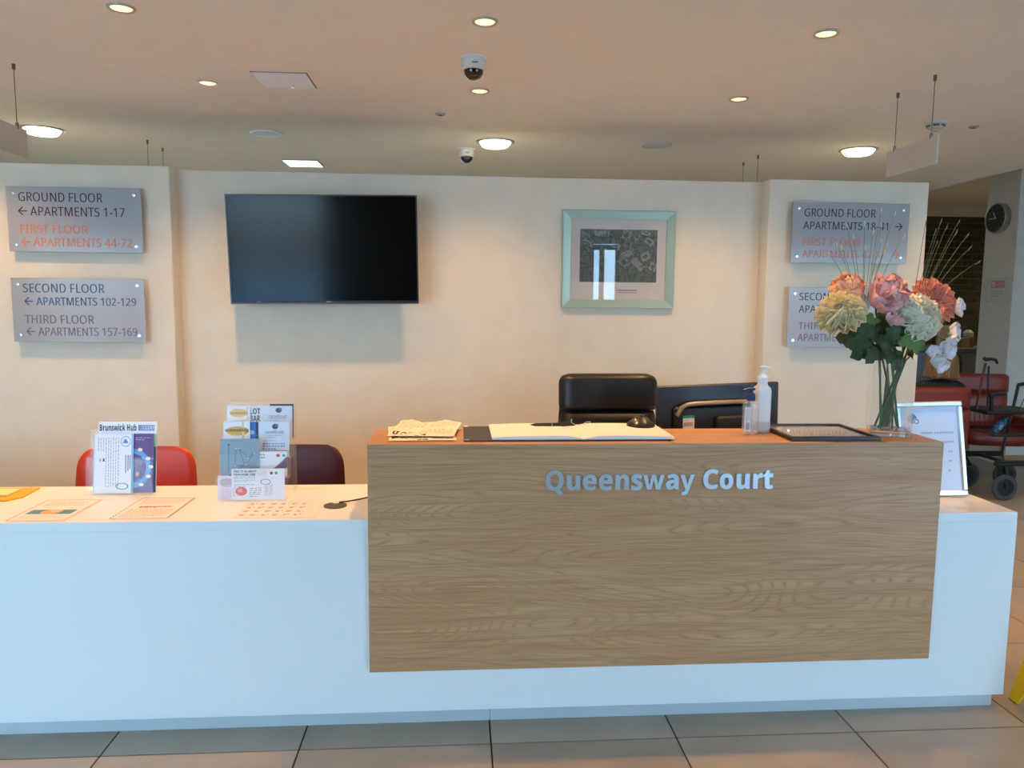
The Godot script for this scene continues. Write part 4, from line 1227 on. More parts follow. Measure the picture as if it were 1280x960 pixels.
	disc(im, 0.52, 0.26, 0.44, 0.13, yellow); ink(im, 0.70, 0.0, 0.08, 0.5, rgb(232, 206, 140))
	l = leaflet("white leaflet with a deep yellow oval, in the third tier", im, -0.956, -0.850, y3, 0.145, z3 + 0.004, 0.06)
	words(l, "heading", "rentmobility", -0.046, 0.046, 0.100, 0.118, 0.001, 0.0005, mat(rgb(90, 66, 36), 0.5), bold)
	im = paper(64, 210, rgb(38, 110, 196))
	disc(im, 0.5, 0.3, 0.22, 0.06, rgb(150, 190, 230)); ink(im, 0.8, 0, 0.2, 1, rgb(24, 34, 80))
	leaflet("blue leaflet with a navy edge, in the third tier", im, -0.880, -0.816, y3, 0.143, z3 - 0.003, 0.06)
	im = care_card()
	lines(im, 0.14, 0.60, 0.72, 3, 0.075, rgb(110, 150, 190), 33, 0.6)
	ink(im, 0.16, 0.86, 0.18, 0.12, rgb(80, 76, 84)); ink(im, 0.46, 0.87, 0.18, 0.12, rgb(150, 110, 110)); ink(im, 0.72, 0.86, 0.14, 0.12, rgb(96, 90, 104))
	l = leaflet("white leaflet with a dark leaf badge and portraits, in the third tier", im, -0.815, -0.692, y3, 0.145, z3 + 0.008, 0.06)
	words(l, "heading", "care4trust", -0.036, 0.040, 0.096, 0.110, 0.001, 0.0005, mat(rgb(90, 104, 130), 0.5))
	# second tier
	var z2 := -3.066
	var y2: float = TOP + 0.084
	im = paper(160, 200, rgb(138, 160, 176))
	lines(im, 0.28, 0.05, 0.5, 1, 0.04, rgb(120, 110, 150), 5)
	var pts := [Vector2(.40, .25), Vector2(.38, .70), Vector2(.62, .68), Vector2(.48, .24), Vector2(.70, .50), Vector2(.86, .38), Vector2(.66, .66), Vector2(.30, .90)]
	for i in pts.size() - 1: stroke(im, pts[i], pts[i + 1], 2, rgb(84, 96, 106))
	for q in pts: disc(im, q.x, q.y, 0.02, 0.016, rgb(206, 218, 226))
	stroke(im, Vector2(.22, .15), Vector2(.20, .85), 3, rgb(96, 108, 118)); disc(im, .22, .15, .03, .025, rgb(84, 96, 106))
	leaflet("grey blue booklet with a line drawing of linked dots, in the second tier", im, -0.955, -0.800, y2, 0.156, z2 + 0.006, 0.05)
	im = paper(140, 160, rgb(240, 242, 246))
	ink(im, 0, 0, 1, 0.04, rgb(150, 110, 150))
	for j in range(0, 160):
		for i in range(0, 140):
			var q := float(i) / 140
			var y := float(j) / 160
			if y > 0.95 - 0.75 * q * q and y < 1.08 - 0.42 * q: im.set_pixel(i, j, rgb(92, 34, 92))
	disc(im, 0.74, 0.19, 0.055, 0.06, rgb(206, 40, 70)); disc(im, 0.90, 0.19, 0.05, 0.055, rgb(60, 160, 150))
	lines(im, 0.08, 0.14, 0.3, 3, 0.11, rgb(120, 124, 136), 55)
	leaflet("white leaflet with a purple swoosh, in the second tier", im, -0.832, -0.692, y2, 0.107, z2, 0.05)
	# first tier, in front
	var z1 := -3.010
	var y1: float = TOP + 0.005
	im = paper(64, 64, rgb(58, 52, 54))
	disc(im, 0.5, 0.3, 0.2, 0.2, rgb(170, 170, 176))
	leaflet("dark leaflet between the pink and the printed card, in the front tier", im, -0.908, -0.858, y1, 0.100, z1 - 0.004, 0.05)
	im = paper(80, 130, rgb(236, 216, 226))
	disc(im, 0.52, 0.28, 0.40, 0.20, rgb(206, 190, 200)); lines(im, 0.2, 0.15, 0.6, 7, 0.04, rgb(120, 110, 120), 21)
	lines(im, 0.2, 0.55, 0.6, 7, 0.06, rgb(196, 170, 182), 22)
	leaflet("pale pink card in the front tier", im, -0.952, -0.884, y1, 0.096, z1 + 0.002, 0.05)
	im = paper(300, 190, rgb(232, 234, 240))
	lines(im, 0.05, 0.26, 0.40, 4, 0.05, rgb(150, 152, 160), 23)
	lines(im, 0.05, 0.50, 0.40, 2, 0.06, rgb(160, 162, 170), 24)
	lines(im, 0.02, 0.62, 0.18, 5, 0.06, rgb(170, 172, 180), 25)
	disc(im, 0.18, 0.72, 0.11, 0.14, rgb(222, 90, 100)); disc(im, 0.16, 0.70, 0.05, 0.06, rgb(240, 150, 150))
	lines(im, 0.34, 0.62, 0.22, 5, 0.065, rgb(130, 132, 142), 26)
	lines(im, 0.62, 0.5, 0.16, 8, 0.05, rgb(150, 160, 176), 27)
	disc(im, 0.64, 0.42, 0.10, 0.09, rgb(150, 150, 156), 0.8)
	disc(im, 0.75, 0.14, 0.03, 0.05, rgb(176, 40, 60)); disc(im, 0.84, 0.14, 0.028, 0.045, rgb(70, 150, 100))
	ink(im, 0.47, 0.04, 0.2, 0.2, rgb(222, 218, 222))
	l = leaflet("white card printed like a newspaper with a red drawing, in the front tier", im, -0.897, -0.690, y1, 0.125, z1 + 0.006, 0.05)
	words(l, "heading", "TALK TO US ABOUT", -0.095, -0.006, 0.110, 0.119, 0.001, 0.0005, ink_, bold)
	words(l, "heading", "YOUR HOME CARE", -0.095, -0.010, 0.097, 0.106, 0.001, 0.0005, ink_, bold)
	# ---- silver snap frame with a notice, leaning back on the right end of the worktop
	var p := thing("poster_frame", "silver snap frame with a printed notice standing on the worktop beside the vase", "poster frame", Vector3(1.995, TOP + 0.003, -2.968), -0.06)
	p.rotation.x = -0.19
	p.rotation.z = 0.03
	var W := 0.285
	var H := 0.398
	var silver := mat(rgb(206, 212, 216), 0.3, 0.6)
	for q in [[Vector3(0, H - 0.011, 0), Vector3(W, 0.022, 0.014)], [Vector3(0, 0.011, 0), Vector3(W, 0.022, 0.014)], [Vector3(-W / 2 + 0.011, H / 2, 0), Vector3(0.022, H - 0.044, 0.014)], [Vector3(W / 2 - 0.011, H / 2, 0), Vector3(0.022, H - 0.044, 0.014)]]:
		part(p, "rail", M.new().box(q[0], q[1], 0.005), silver)
	part(p, "backing", M.new().box(Vector3(0, H / 2, -0.004), Vector3(W - 0.01, H - 0.01, 0.004)), BLACK)
	im = paper(240, 340, rgb(208, 222, 248))
	disc(im, 0.20, 0.14, 0.085, 0.058, rgb(90, 120, 170)); disc(im, 0.27, 0.175, 0.05, 0.034, rgb(226, 232, 244)); disc(im, 0.275, 0.175, 0.045, 0.03, rgb(96, 116, 160), 0.6)
	part(p, "notice", M.new().sheet(func(u, v): return Vector3(-W / 2 + 0.02 + (W - 0.04) * u, 0.02 + (H - 0.04) * v, -0.0015), 1, 1), printed(im, 0.35), Vector3.ZERO, Vector3.ZERO, "white notice with a round blue emblem")
	var tx := mat(rgb(96, 110, 150), 0.5)
	words(p, "lettering", "UNDER 14 SHOULD", -0.040, 0.100, 0.262, 0.270, -0.0015, 0.0006, tx)
	words(p, "lettering", "ADULT", 0.058, 0.100, 0.222, 0.230, -0.0015, 0.0006, tx)
	words(p, "lettering", "THE", 0.070, 0.092, 0.182, 0.190, -0.0015, 0.0006, tx)
	words(p, "lettering", "UP", 0.072, 0.086, 0.142, 0.150, -0.0015, 0.0006, tx)
	words(p, "lettering", "AT", 0.066, 0.080, 0.102, 0.110, -0.0015, 0.0006, tx)
	part(p, "strut", M.new().box(Vector3(0, 0.160, -0.047), Vector3(0.06, 0.30, 0.003), 0.0, Basis(Vector3.RIGHT, 0.27)), BLACK)

func care_card() -> Image:
	var im := paper(120, 140, rgb(214, 226, 244))
	disc(im, 0.54, 0.13, 0.10, 0.075, rgb(70, 74, 96)); disc(im, 0.60, 0.10, 0.05, 0.04, rgb(110, 116, 140))
	lines(im, 0.28, 0.38, 0.5, 2, 0.06, rgb(160, 172, 196), 31)
	lines(im, 0.16, 0.53, 0.72, 1, 0.05, rgb(190, 150, 180), 32)
	return im

# ---------------------------------------------------------------- bouquet
# a petal of length 1 from the origin along +y, cupped towards +z; tip and width set its kind
func petal(half: float, cup: float, curl: float, tip: float, ruffle: float, sd: int, nu := 6, nv := 6) -> M:
	var f := func(u: float, v: float) -> Vector3:
		var q := u * 2.0 - 1.0
		var w := half * pow(maxf(0.0, sin(PI * (0.08 + 0.919 * pow(v, tip)))), 0.55)
		var a := v * curl
		var y := sin(a) / curl if absf(curl) > 0.01 else v
		var z := (1.0 - cos(a)) / curl if absf(curl) > 0.01 else 0.0
		var rim := ruffle * v * sin(q * 5.0 + sd) * absf(q)
		return Vector3(q * w, y - 0.06 * q * q * v, z + cup * q * q * w * 2.0 + rim)
	return M.new().sheet(f, nu, nv)

func petal_xf(axis: Basis, at: Vector3, az: float, open: float, len: float, wide: float, out: float) -> Transform3D:
	# open: 0 upright along the flower's axis (+y), PI/2 flat out; the hollow faces the axis
	var b := axis * Basis(Vector3.UP, az) * Basis(Vector3.RIGHT, -open) * Basis.from_scale(Vector3(wide, len, len))
	return Transform3D(b, at + axis * Basis(Vector3.UP, az) * Vector3(0, 0, -out))

func aim(d: Vector3) -> Basis:
	d = d.normalized()
	var x := d.cross(Vector3.BACK if absf(d.z) < 0.9 else Vector3.RIGHT).normalized()
	return Basis(x, d, x.cross(d))

func stem_path(top: Vector3, mouth: Vector3, foot: Vector3, d: Vector3) -> Array:
	var c := Curve3D.new()
	c.add_point(foot, Vector3.ZERO, (mouth - foot) * 0.35)
	c.add_point(mouth, (foot - mouth) * 0.3, (top - mouth) * 0.3)
	c.add_point(top, -d * 0.05, Vector3.ZERO)
	c.bake_interval = 0.03
	return Array(c.get_baked_points())

func leaf(len: float, half: float, lobes: float, droop: float) -> M:
	var f := func(u: float, v: float) -> Vector3:
		var q := u * 2.0 - 1.0
		var w := half * sin(PI * clampf(0.06 + 0.94 * v, 0, 1)) * (1.0 + lobes * sin(v * 17.0) * 0.22)
		return Vector3(q * w, len * v - droop * v * v * len * 0.4, -droop * v * v * len + 0.25 * w * absf(q))
	return M.new().sheet(f, 6, 12)

var vase_turn := -0.384
var vase_at := Vector3(1.722, SHELF, -2.885)

func in_vase(x: float, y: float, z: float) -> Vector3:
	return vase_at + Basis(Vector3.UP, vase_turn) * Vector3(x, y, z)

func bouquet() -> void:
	# square glass vase with a thick base
	var v := thing("glass_vase", "tall square clear glass vase holding the flowers on the oak counter", "vase", vase_at, vase_turn)
	var gl := pane(Color(0.88, 0.95, 0.93, 0.015), 0.02)
	var s := 0.150
	var hh := 0.307
	for k in 4:
		var b := Basis(Vector3.UP, k * PI / 2)
		part(v, "wall", M.new().box(b * Vector3(0, hh / 2, s / 2 - 0.0025), Vector3(s if k % 2 == 0 else 0.005, hh, 0.005 if k % 2 == 0 else s - 0.0105), 0.0012), gl)
	var solid := mat(Color(0.93, 0.97, 0.96, 0.03), 0.02)
	solid.refraction_enabled = true
	solid.refraction_scale = 0.05
	solid.transparency = BaseMaterial3D.TRANSPARENCY_ALPHA
	part(v, "base", M.new().box(Vector3(0, 0.013, 0), Vector3(s - 0.0105, 0.024, s - 0.0105), 0.002), solid)

	var stem_m := mat(rgb(58, 96, 52), 0.55)
	var leaf_m := mat(rgb(48, 64, 24), 0.55)
	var leaf_l := mat(rgb(92, 118, 56), 0.55)
	leaf_m.backlight_enabled = true
	leaf_m.backlight = Color(0.06, 0.10, 0.03)
	var r := RandomNumberGenerator.new()
	r.seed = 77
	var G := "flowers in the glass vase"
	# [name, label, category, head centre, facing, kind, radius, foot in vase, mouth in vase]
	var list := [
		["chrysanthemum", "cream chrysanthemum bloom above the dark lobed leaves", Vector3(1.482, 1.570, -2.85), Vector3(-0.45, 0.55, 0.70), "mum", 0.074, [-0.03, 0.03, 0.03], [-0.045, 0.30, 0.01], rgb(255, 243, 200)],
		["chrysanthemum", "ivory white chrysanthemum bloom in front of the coral flower", Vector3(1.776, 1.558, -2.82), Vector3(0.15, 0.35, 0.92), "mum", 0.076, [-0.045, 0.03, -0.02], [0.03, 0.30, 0.03], rgb(255, 250, 232)],
		["peony", "large dusky pink peony at the centre of the bouquet", Vector3(1.660, 1.640, -2.85), Vector3(0.05, 0.55, 0.82), "peony", 0.112, [0.035, 0.03, 0.02], [-0.005, 0.30, 0.02], rgb(244, 184, 182)],
		["peony", "peach peony half hidden at the back of the bouquet", Vector3(1.545, 1.660, -2.92), Vector3(-0.35, 0.75, 0.40), "peony", 0.092, [0.04, 0.03, -0.04], [-0.03, 0.30, -0.03], rgb(255, 198, 160)],
		["gerbera", "large coral flower with narrow petals behind the ivory chrysanthemum", Vector3(1.868, 1.612, -2.90), Vector3(0.02, 0.42, 0.90), "gerbera", 0.116, [-0.04, 0.03, 0.04], [0.045, 0.30, -0.01], rgb(255, 182, 160)],
		["peony_bud", "closed pink flower bud below the pink peony", Vector3(1.668, 1.535, -2.80), Vector3(0.0, 0.75, 0.45), "bud", 0.026, [0.01, 0.03, 0.045], [0.0, 0.30, 0.045], rgb(234, 182, 186)],
	]
	for q in list:
		var d: Vector3 = q[3].normalized()
		var c: Vector3 = q[2]
		var col: Color = q[8]
		var base: Vector3 = c - d * (q[5] * 0.55 if q[4] != "gerbera" else 0.03)
		var foot := in_vase(q[6][0], q[6][1], q[6][2])
		var mouth := in_vase(q[7][0], q[7][1], q[7][2])
		var t := thing(q[0], q[1], "flower", foot, 0.0, G)
		var path := stem_path(base - foot, mouth - foot, Vector3.ZERO, d)
		part(t, "stem", M.new().tube(path, 0.0042 if q[4] != "bud" else 0.003, 7), stem_m)
		var ax := aim(d)
		var at := base - foot
		var R: float = q[5]
		var pmats: Array[StandardMaterial3D] = []
		for k in 3:
			var pmx := mat(col.lightened(0.06 * k) if k < 2 else col.darkened(0.06), 0.6)
			pmx.backlight_enabled = true
			pmx.backlight = Color(col.r, col.g, col.b) * 0.6
			pmats.append(pmx)
		if q[4] == "mum":
			var head := M.new()
			var p1 := petal(0.23, 1.3, 1.0, 1.5, 0.02, 1, 4, 5)
			for layer in 8:
				var n: int = [6, 10, 15, 19, 22, 25, 26, 22][layer]
				for k in n:
					var az := TAU * (k + 0.5 * (layer % 2)) / n + r.randf_range(-0.12, 0.12)
					var open := 0.12 + layer * 0.235 + r.randf_range(-0.08, 0.08)
					var ln := R * (0.95 + 0.10 * layer * (1.0 - layer * 0.055)) * r.randf_range(0.92, 1.06)
					head.add(p1, petal_xf(ax, at, az, open, ln, ln * 0.9, 0.004))
			part(t, "bloom", head, pmats[0])
			part(t, "calyx", M.new().pad(at - d * 0.004, Vector3.ONE * 0.024, 0.9, 12, 8), stem_m)
		elif q[4] == "peony":
			var shapes := [petal(0.40, 0.6, 1.6, 1.4, 0.07, 3).mesh(), petal(0.38, 0.55, 1.3, 1.4, 0.10, 5).mesh()]
			for layer in 5:
				var n: int = [4, 7, 9, 10, 10][layer]
				for k in n:
					var az := TAU * (k + 0.5 * (layer % 2)) / n + r.randf_range(-0.2, 0.2)
					var open: float = [0.05, 0.28, 0.55, 0.86, 1.20][layer] + r.randf_range(-0.10, 0.10)
					var ln: float = R * [0.98, 1.10, 1.18, 1.16, 1.05][layer] * r.randf_range(0.9, 1.08)
					var pt := part(t, "petal", shapes[k % 2], pmats[(k + layer) % 3])
					pt.transform = petal_xf(ax, at, az, open, ln, ln * 0.95, 0.006 + 0.004 * layer)
			part(t, "calyx", M.new().pad(at, Vector3(0.03, 0.03, 0.03), 0.9, 12, 8), stem_m)
		elif q[4] == "gerbera":
			var shape := petal(0.175, 1.0, 0.5, 1.5, 0.02, 2, 4, 7).mesh()
			for layer in 3:
				var n: int = [18, 20, 16][layer]
				for k in n:
					var az := TAU * (k + 0.33 * layer) / n + r.randf_range(-0.05, 0.05)
					var open: float = [1.30, 1.02, 0.74][layer] + r.randf_range(-0.10, 0.10)
					var ln: float = R * [1.0, 0.92, 0.72][layer] * r.randf_range(0.92, 1.06)
					var pt := part(t, "petal", shape, pmats[(k + layer) % 3])
					pt.transform = petal_xf(ax, at, az, open, ln, ln * 0.95, 0.010)
			part(t, "flower_centre", M.new().pad(at + d * 0.010, Vector3(0.036, 0.030, 0.036), 0.9, 14, 8, ax), mat(rgb(110, 84, 40), 0.8))
		else:
			var shape := petal(0.50, 0.8, 1.4, 0.8, 0.0, 1).mesh()
			for k in 5:
				var pt := part(t, "petal", shape, pmats[k % 3])
				pt.transform = petal_xf(ax, at, TAU * k / 5, 0.50, R * 2.0, R * 1.7, 0.004)
			part(t, "core", M.new().pad(at + d * R * 0.9, Vector3(R * 1.5, R * 1.9, R * 1.5), 0.95, 14, 10, ax), pmats[0])
			part(t, "calyx", M.new().pad(at, Vector3(0.016, 0.016, 0.016), 0.9, 10, 6), stem_m)
		# leaves on the stem above the vase's rim
		for k in 4:
			var i := int(path.size() * (0.62 + 0.08 * k))
			var a := r.randf_range(0, TAU)
			if q[0] == "chrysanthemum" and k < 2 and d.x < 0: a = -1.2 + k * 0.5
			var lf := part(t, "leaf", leaf(r.randf_range(0.065, 0.105), r.randf_range(0.022, 0.036), 1.0, r.randf_range(0.2, 0.8)), leaf_m if r.randf() < 0.75 else leaf_l, path[mini(i, path.size() - 1)])
			lf.basis = aim(Vector3(cos(a), r.randf_range(-0.1, 0.6), sin(a) * 0.7 + 0.25))
	# big dark lobed leaves low at the left and in the middle
	var fo := thing("foliage_spray", "dark green lobed leaf spray at the vase mouth", "leaves", in_vase(-0.02, 0.03, 0.0), 0.0, G)
	var o := fo.position
	part(fo, "stem", M.new().tube(stem_path(Vector3(1.585, 1.47, -2.84) - o, in_vase(-0.05, 0.30, 0.02) - o, Vector3.ZERO, Vector3(-0.4, 0.6, 0)), 0.003, 6), stem_m)
	for q in [[1.588, 1.478, -2.83, -0.75, 0.45, 0.095], [1.585, 1.462, -2.82, -0.95, -0.15, 0.100], [1.600, 1.450, -2.82, -0.85, -0.55, 0.105], [1.610, 1.440, -2.81, -0.25, -0.35, 0.085], [1.640, 1.470, -2.80, 0.25, 0.35, 0.085], [1.69, 1.46, -2.80, 0.55, 0.15, 0.090], [1.73, 1.455, -2.80, 0.75, -0.1, 0.085], [1.70, 1.50, -2.81, 0.1, 0.7, 0.08], [1.76, 1.47, -2.82, 0.7, 0.3, 0.08], [1.66, 1.43, -2.80, -0.1, -0.2, 0.07], [1.60, 1.50, -2.84, -0.2, 0.9, 0.09], [1.635, 1.505, -2.85, 0.15, 0.9, 0.085], [1.67, 1.49, -2.84, -0.3, 0.6, 0.09], [1.71, 1.50, -2.86, 0.35, 0.8, 0.085], [1.62, 1.47, -2.83, -0.5, 0.7, 0.08], [1.69, 1.45, -2.81, 0.0, 0.8, 0.09], [1.65, 1.46, -2.87, -0.4, 0.9, 0.1]]:
		var lf := part(fo, "leaf", leaf(q[5], q[5] * 0.36, 1.4, 0.35), leaf_m if q[3] < 0.5 and q[4] < 0.85 else leaf_l, Vector3(q[0], q[1], q[2]) - o)
		lf.basis = aim(Vector3(q[3], q[4], 0.25))
	# white orchid spray arching down at the right
	var oc := thing("orchid_spray", "arching spray of white orchid blooms below the coral flower", "flower", in_vase(-0.02, 0.03, -0.045), 0.0, G)
	o = oc.position
	var op := stem_path(Vector3(1.94, 1.56, -2.86) - o, in_vase(0.05, 0.30, 0.0) - o, Vector3.ZERO, Vector3(0.6, 0.3, 0))
	part(oc, "stem", M.new().tube(op, 0.003, 6), stem_m)
	part(oc, "stem", M.new().tube([Vector3(1.80, 1.44, -2.85) - o, Vector3(1.85, 1.49, -2.83) - o, Vector3(1.885, 1.47, -2.81) - o, Vector3(1.84, 1.40, -2.79) - o], 0.0025, 6), stem_m)
	var wm := mat(rgb(246, 238, 240), 0.5)
	wm.backlight_enabled = true
	wm.backlight = Color(0.3, 0.28, 0.28)
	var op1 := petal(0.55, 0.35, 0.7, 1.2, 0.03, 4).mesh()
	for q in [[1.945, 1.585, -2.86, 0.7, 0.1, 0.6, 0.042], [1.915, 1.52, -2.83, 0.4, -0.2, 0.9, 0.038], [1.885, 1.475, -2.80, 0.5, -0.35, 0.8, 0.045], [1.86, 1.455, -2.79, 0.1, -0.3, 0.9, 0.040], [1.835, 1.405, -2.785, -0.1, -0.35, 0.9, 0.045], [1.845, 1.385, -2.78, 0.3, -0.5, 0.8, 0.044], [1.905, 1.495, -2.815, 0.6, 0.1, 0.7, 0.046], [1.872, 1.432, -2.79, 0.45, -0.2, 0.85, 0.046], [1.955, 1.60, -2.865, 0.5, 0.35, 0.7, 0.040], [1.825, 1.425, -2.79, -0.3, 0.1, 0.9, 0.040]]:
		var fl := part(oc, "blossom", M.new().pad(Vector3.ZERO, Vector3(0.010, 0.010, 0.010), 0.9, 10, 6), mat(rgb(232, 210, 150), 0.5), Vector3(q[0], q[1], q[2]) - o)
		var ax := aim(Vector3(q[3], q[4], q[5]))
		for k in 5:
			var pt := part(fl, "petal", op1, wm)
			pt.transform = petal_xf(ax, Vector3.ZERO, TAU * k / 5 + q[0] * 9.0, 1.15, q[6], q[6] * 0.9, 0.002)
	# fine grasses
	for g in 2:
		var gr := thing("grass_spray", "fan of fine pale grass stems with silvery tips above the pink peony" if g == 0 else "fan of fine dark grass stems behind the coral flower", "grass", in_vase(0.0, 0.03, -0.03 + 0.02 * g), 0.0, G)
		o = gr.position
		var tips := [[1.433, 1.815], [1.455, 1.835], [1.470, 1.850], [1.506, 1.927], [1.520, 1.88], [1.545, 1.927], [1.60, 1.90], [1.637, 1.983], [1.66, 1.93], [1.686, 1.969], [1.680, 1.854], [1.637, 1.823], [1.615, 1.86], [1.575, 1.84], [1.71, 1.88]] if g == 0 else [[1.80, 1.93], [1.832, 1.90], [1.868, 1.942], [1.90, 1.92], [1.923, 1.934], [1.95, 1.90], [1.992, 1.889], [2.02, 1.84], [2.049, 1.782], [1.87, 1.86]]
		var mouth := in_vase(-0.01, 0.31, -0.04) if g == 0 else in_vase(0.04, 0.31, -0.04)
		var gm := mat(rgb(128, 138, 88), 0.6) if g == 0 else mat(rgb(98, 104, 78), 0.6)
		var tm := mat(rgb(226, 218, 180), 0.6) if g == 0 else mat(rgb(110, 112, 92), 0.6)
		for q in tips:
			var tip := Vector3(q[0], q[1], -2.86 + r.randf_range(-0.06, 0.04)) - o
			var hub := Vector3(1.60 if g == 0 else 1.82, 1.58, -2.90) - o
			hub.x += (q[0] - (1.58 if g == 0 else 1.92)) * 0.15
			var c := Curve3D.new()
			c.add_point(Vector3(r.randf_range(-0.02, 0.02), 0, r.randf_range(-0.01, 0.01)), Vector3.ZERO, (mouth - o) * 0.3)
			c.add_point(mouth - o, -(mouth - o) * 0.2, (hub - (mouth - o)) * 0.4)
			c.add_point(hub, (mouth - o - hub) * 0.4, (tip - hub) * 0.3 + Vector3(0, 0.03, 0))
			c.add_point(tip, (hub - tip) * 0.3 + Vector3(0, 0.02, 0), Vector3.ZERO)
			c.bake_interval = 0.05
			var pth := Array(c.get_baked_points())
			var rad := []
			for i in pth.size(): rad.append(lerpf(0.0019, 0.0009, float(i) / (pth.size() - 1)))
			var bl := part(gr, "blade", M.new().tube(pth, rad, 5), gm)
			var dd := (tip - hub).normalized()
			part(bl, "seed_head", M.new().tube([tip - dd * 0.028, tip - dd * 0.012 + Vector3(0.001, 0, 0), tip], [0.0008, 0.0024, 0.0006], 5), tm)

# ---------------------------------------------------------------- surface nets over a field of tapered bones
func bone_field(bones: Array, k: float, p: Vector3) -> float:
	var best := 9.0
	for b in bones:
		var a: Vector3 = b[0]
		var ab: Vector3 = b[1] - a
		var t := clampf((p - a).dot(ab) / maxf(ab.length_squared(), 1e-9), 0.0, 1.0)
		var d: float = (p - a - ab * t).length() - lerpf(b[2], b[3], t)
		var h := clampf(0.5 + 0.5 * (best - d) / k, 0.0, 1.0)
		best = lerpf(best, d, h) - k * h * (1.0 - h)
	return best

func nets(field: Callable, lo: Vector3, hi: Vector3, cell: float) -> M:
	var n := Vector3i(((hi - lo) / cell).ceil()) + Vector3i.ONE
	var val := PackedFloat32Array()
	val.resize(n.x * n.y * n.z)
	for z in n.z:
		for y in n.y:
			for x in n.x: val[x + n.x * (y + n.y * z)] = field.call(lo + Vector3(x, y, z) * cell)
	var pos := {}
	var off := [0, 1, n.x, n.x + 1, n.x * n.y, n.x * n.y + 1, n.x * n.y + n.x, n.x * n.y + n.x + 1]
	for z in n.z - 1:
		for y in n.y - 1:
			for x in n.x - 1:
				var i := x + n.x * (y + n.y * z)
				var neg := 0
				for o in off: neg += 1 if val[i + o] < 0.0 else 0
				if neg == 0 or neg == 8: continue
				var c := Vector3.ZERO
				var cnt := 0
				for e in [[0, 1], [2, 3], [4, 5], [6, 7], [0, 2], [1, 3], [4, 6], [5, 7], [0, 4], [1, 5], [2, 6], [3, 7]]:
					var va := val[i + off[e[0]]]
					var vb := val[i + off[e[1]]]
					if (va < 0.0) != (vb < 0.0):
						var t := va / (va - vb)
						var pa := Vector3(e[0] & 1, (e[0] >> 1) & 1, e[0] >> 2)
						var pb := Vector3(e[1] & 1, (e[1] >> 1) & 1, e[1] >> 2)
						c += pa.lerp(pb, t)
						cnt += 1
				pos[i] = lo + (Vector3(x, y, z) + c / cnt) * cell
	var m := M.new()
	var step := [1, n.x, n.x * n.y]
	for i in pos:
		for a in 3:
			var va := val[i]
			var vb := val[i + step[a]]
			if (va < 0.0) == (vb < 0.0): continue
			var s1: int = step[(a + 1) % 3]
			var s2: int = step[(a + 2) % 3]
			if not (pos.has(i - s1) and pos.has(i - s2) and pos.has(i - s1 - s2)): continue
			m.quad(pos[i], pos[i - s1], pos[i - s1 - s2], pos[i - s2], 1)
			if va < 0.0:   # outward is along +axis
				pass
			else:
				for q in [m.v.size() - 6, m.v.size() - 3]:
					var t := m.v[q + 1]
					m.v[q + 1] = m.v[q + 2]; m.v[q + 2] = t
	return m.close(0)

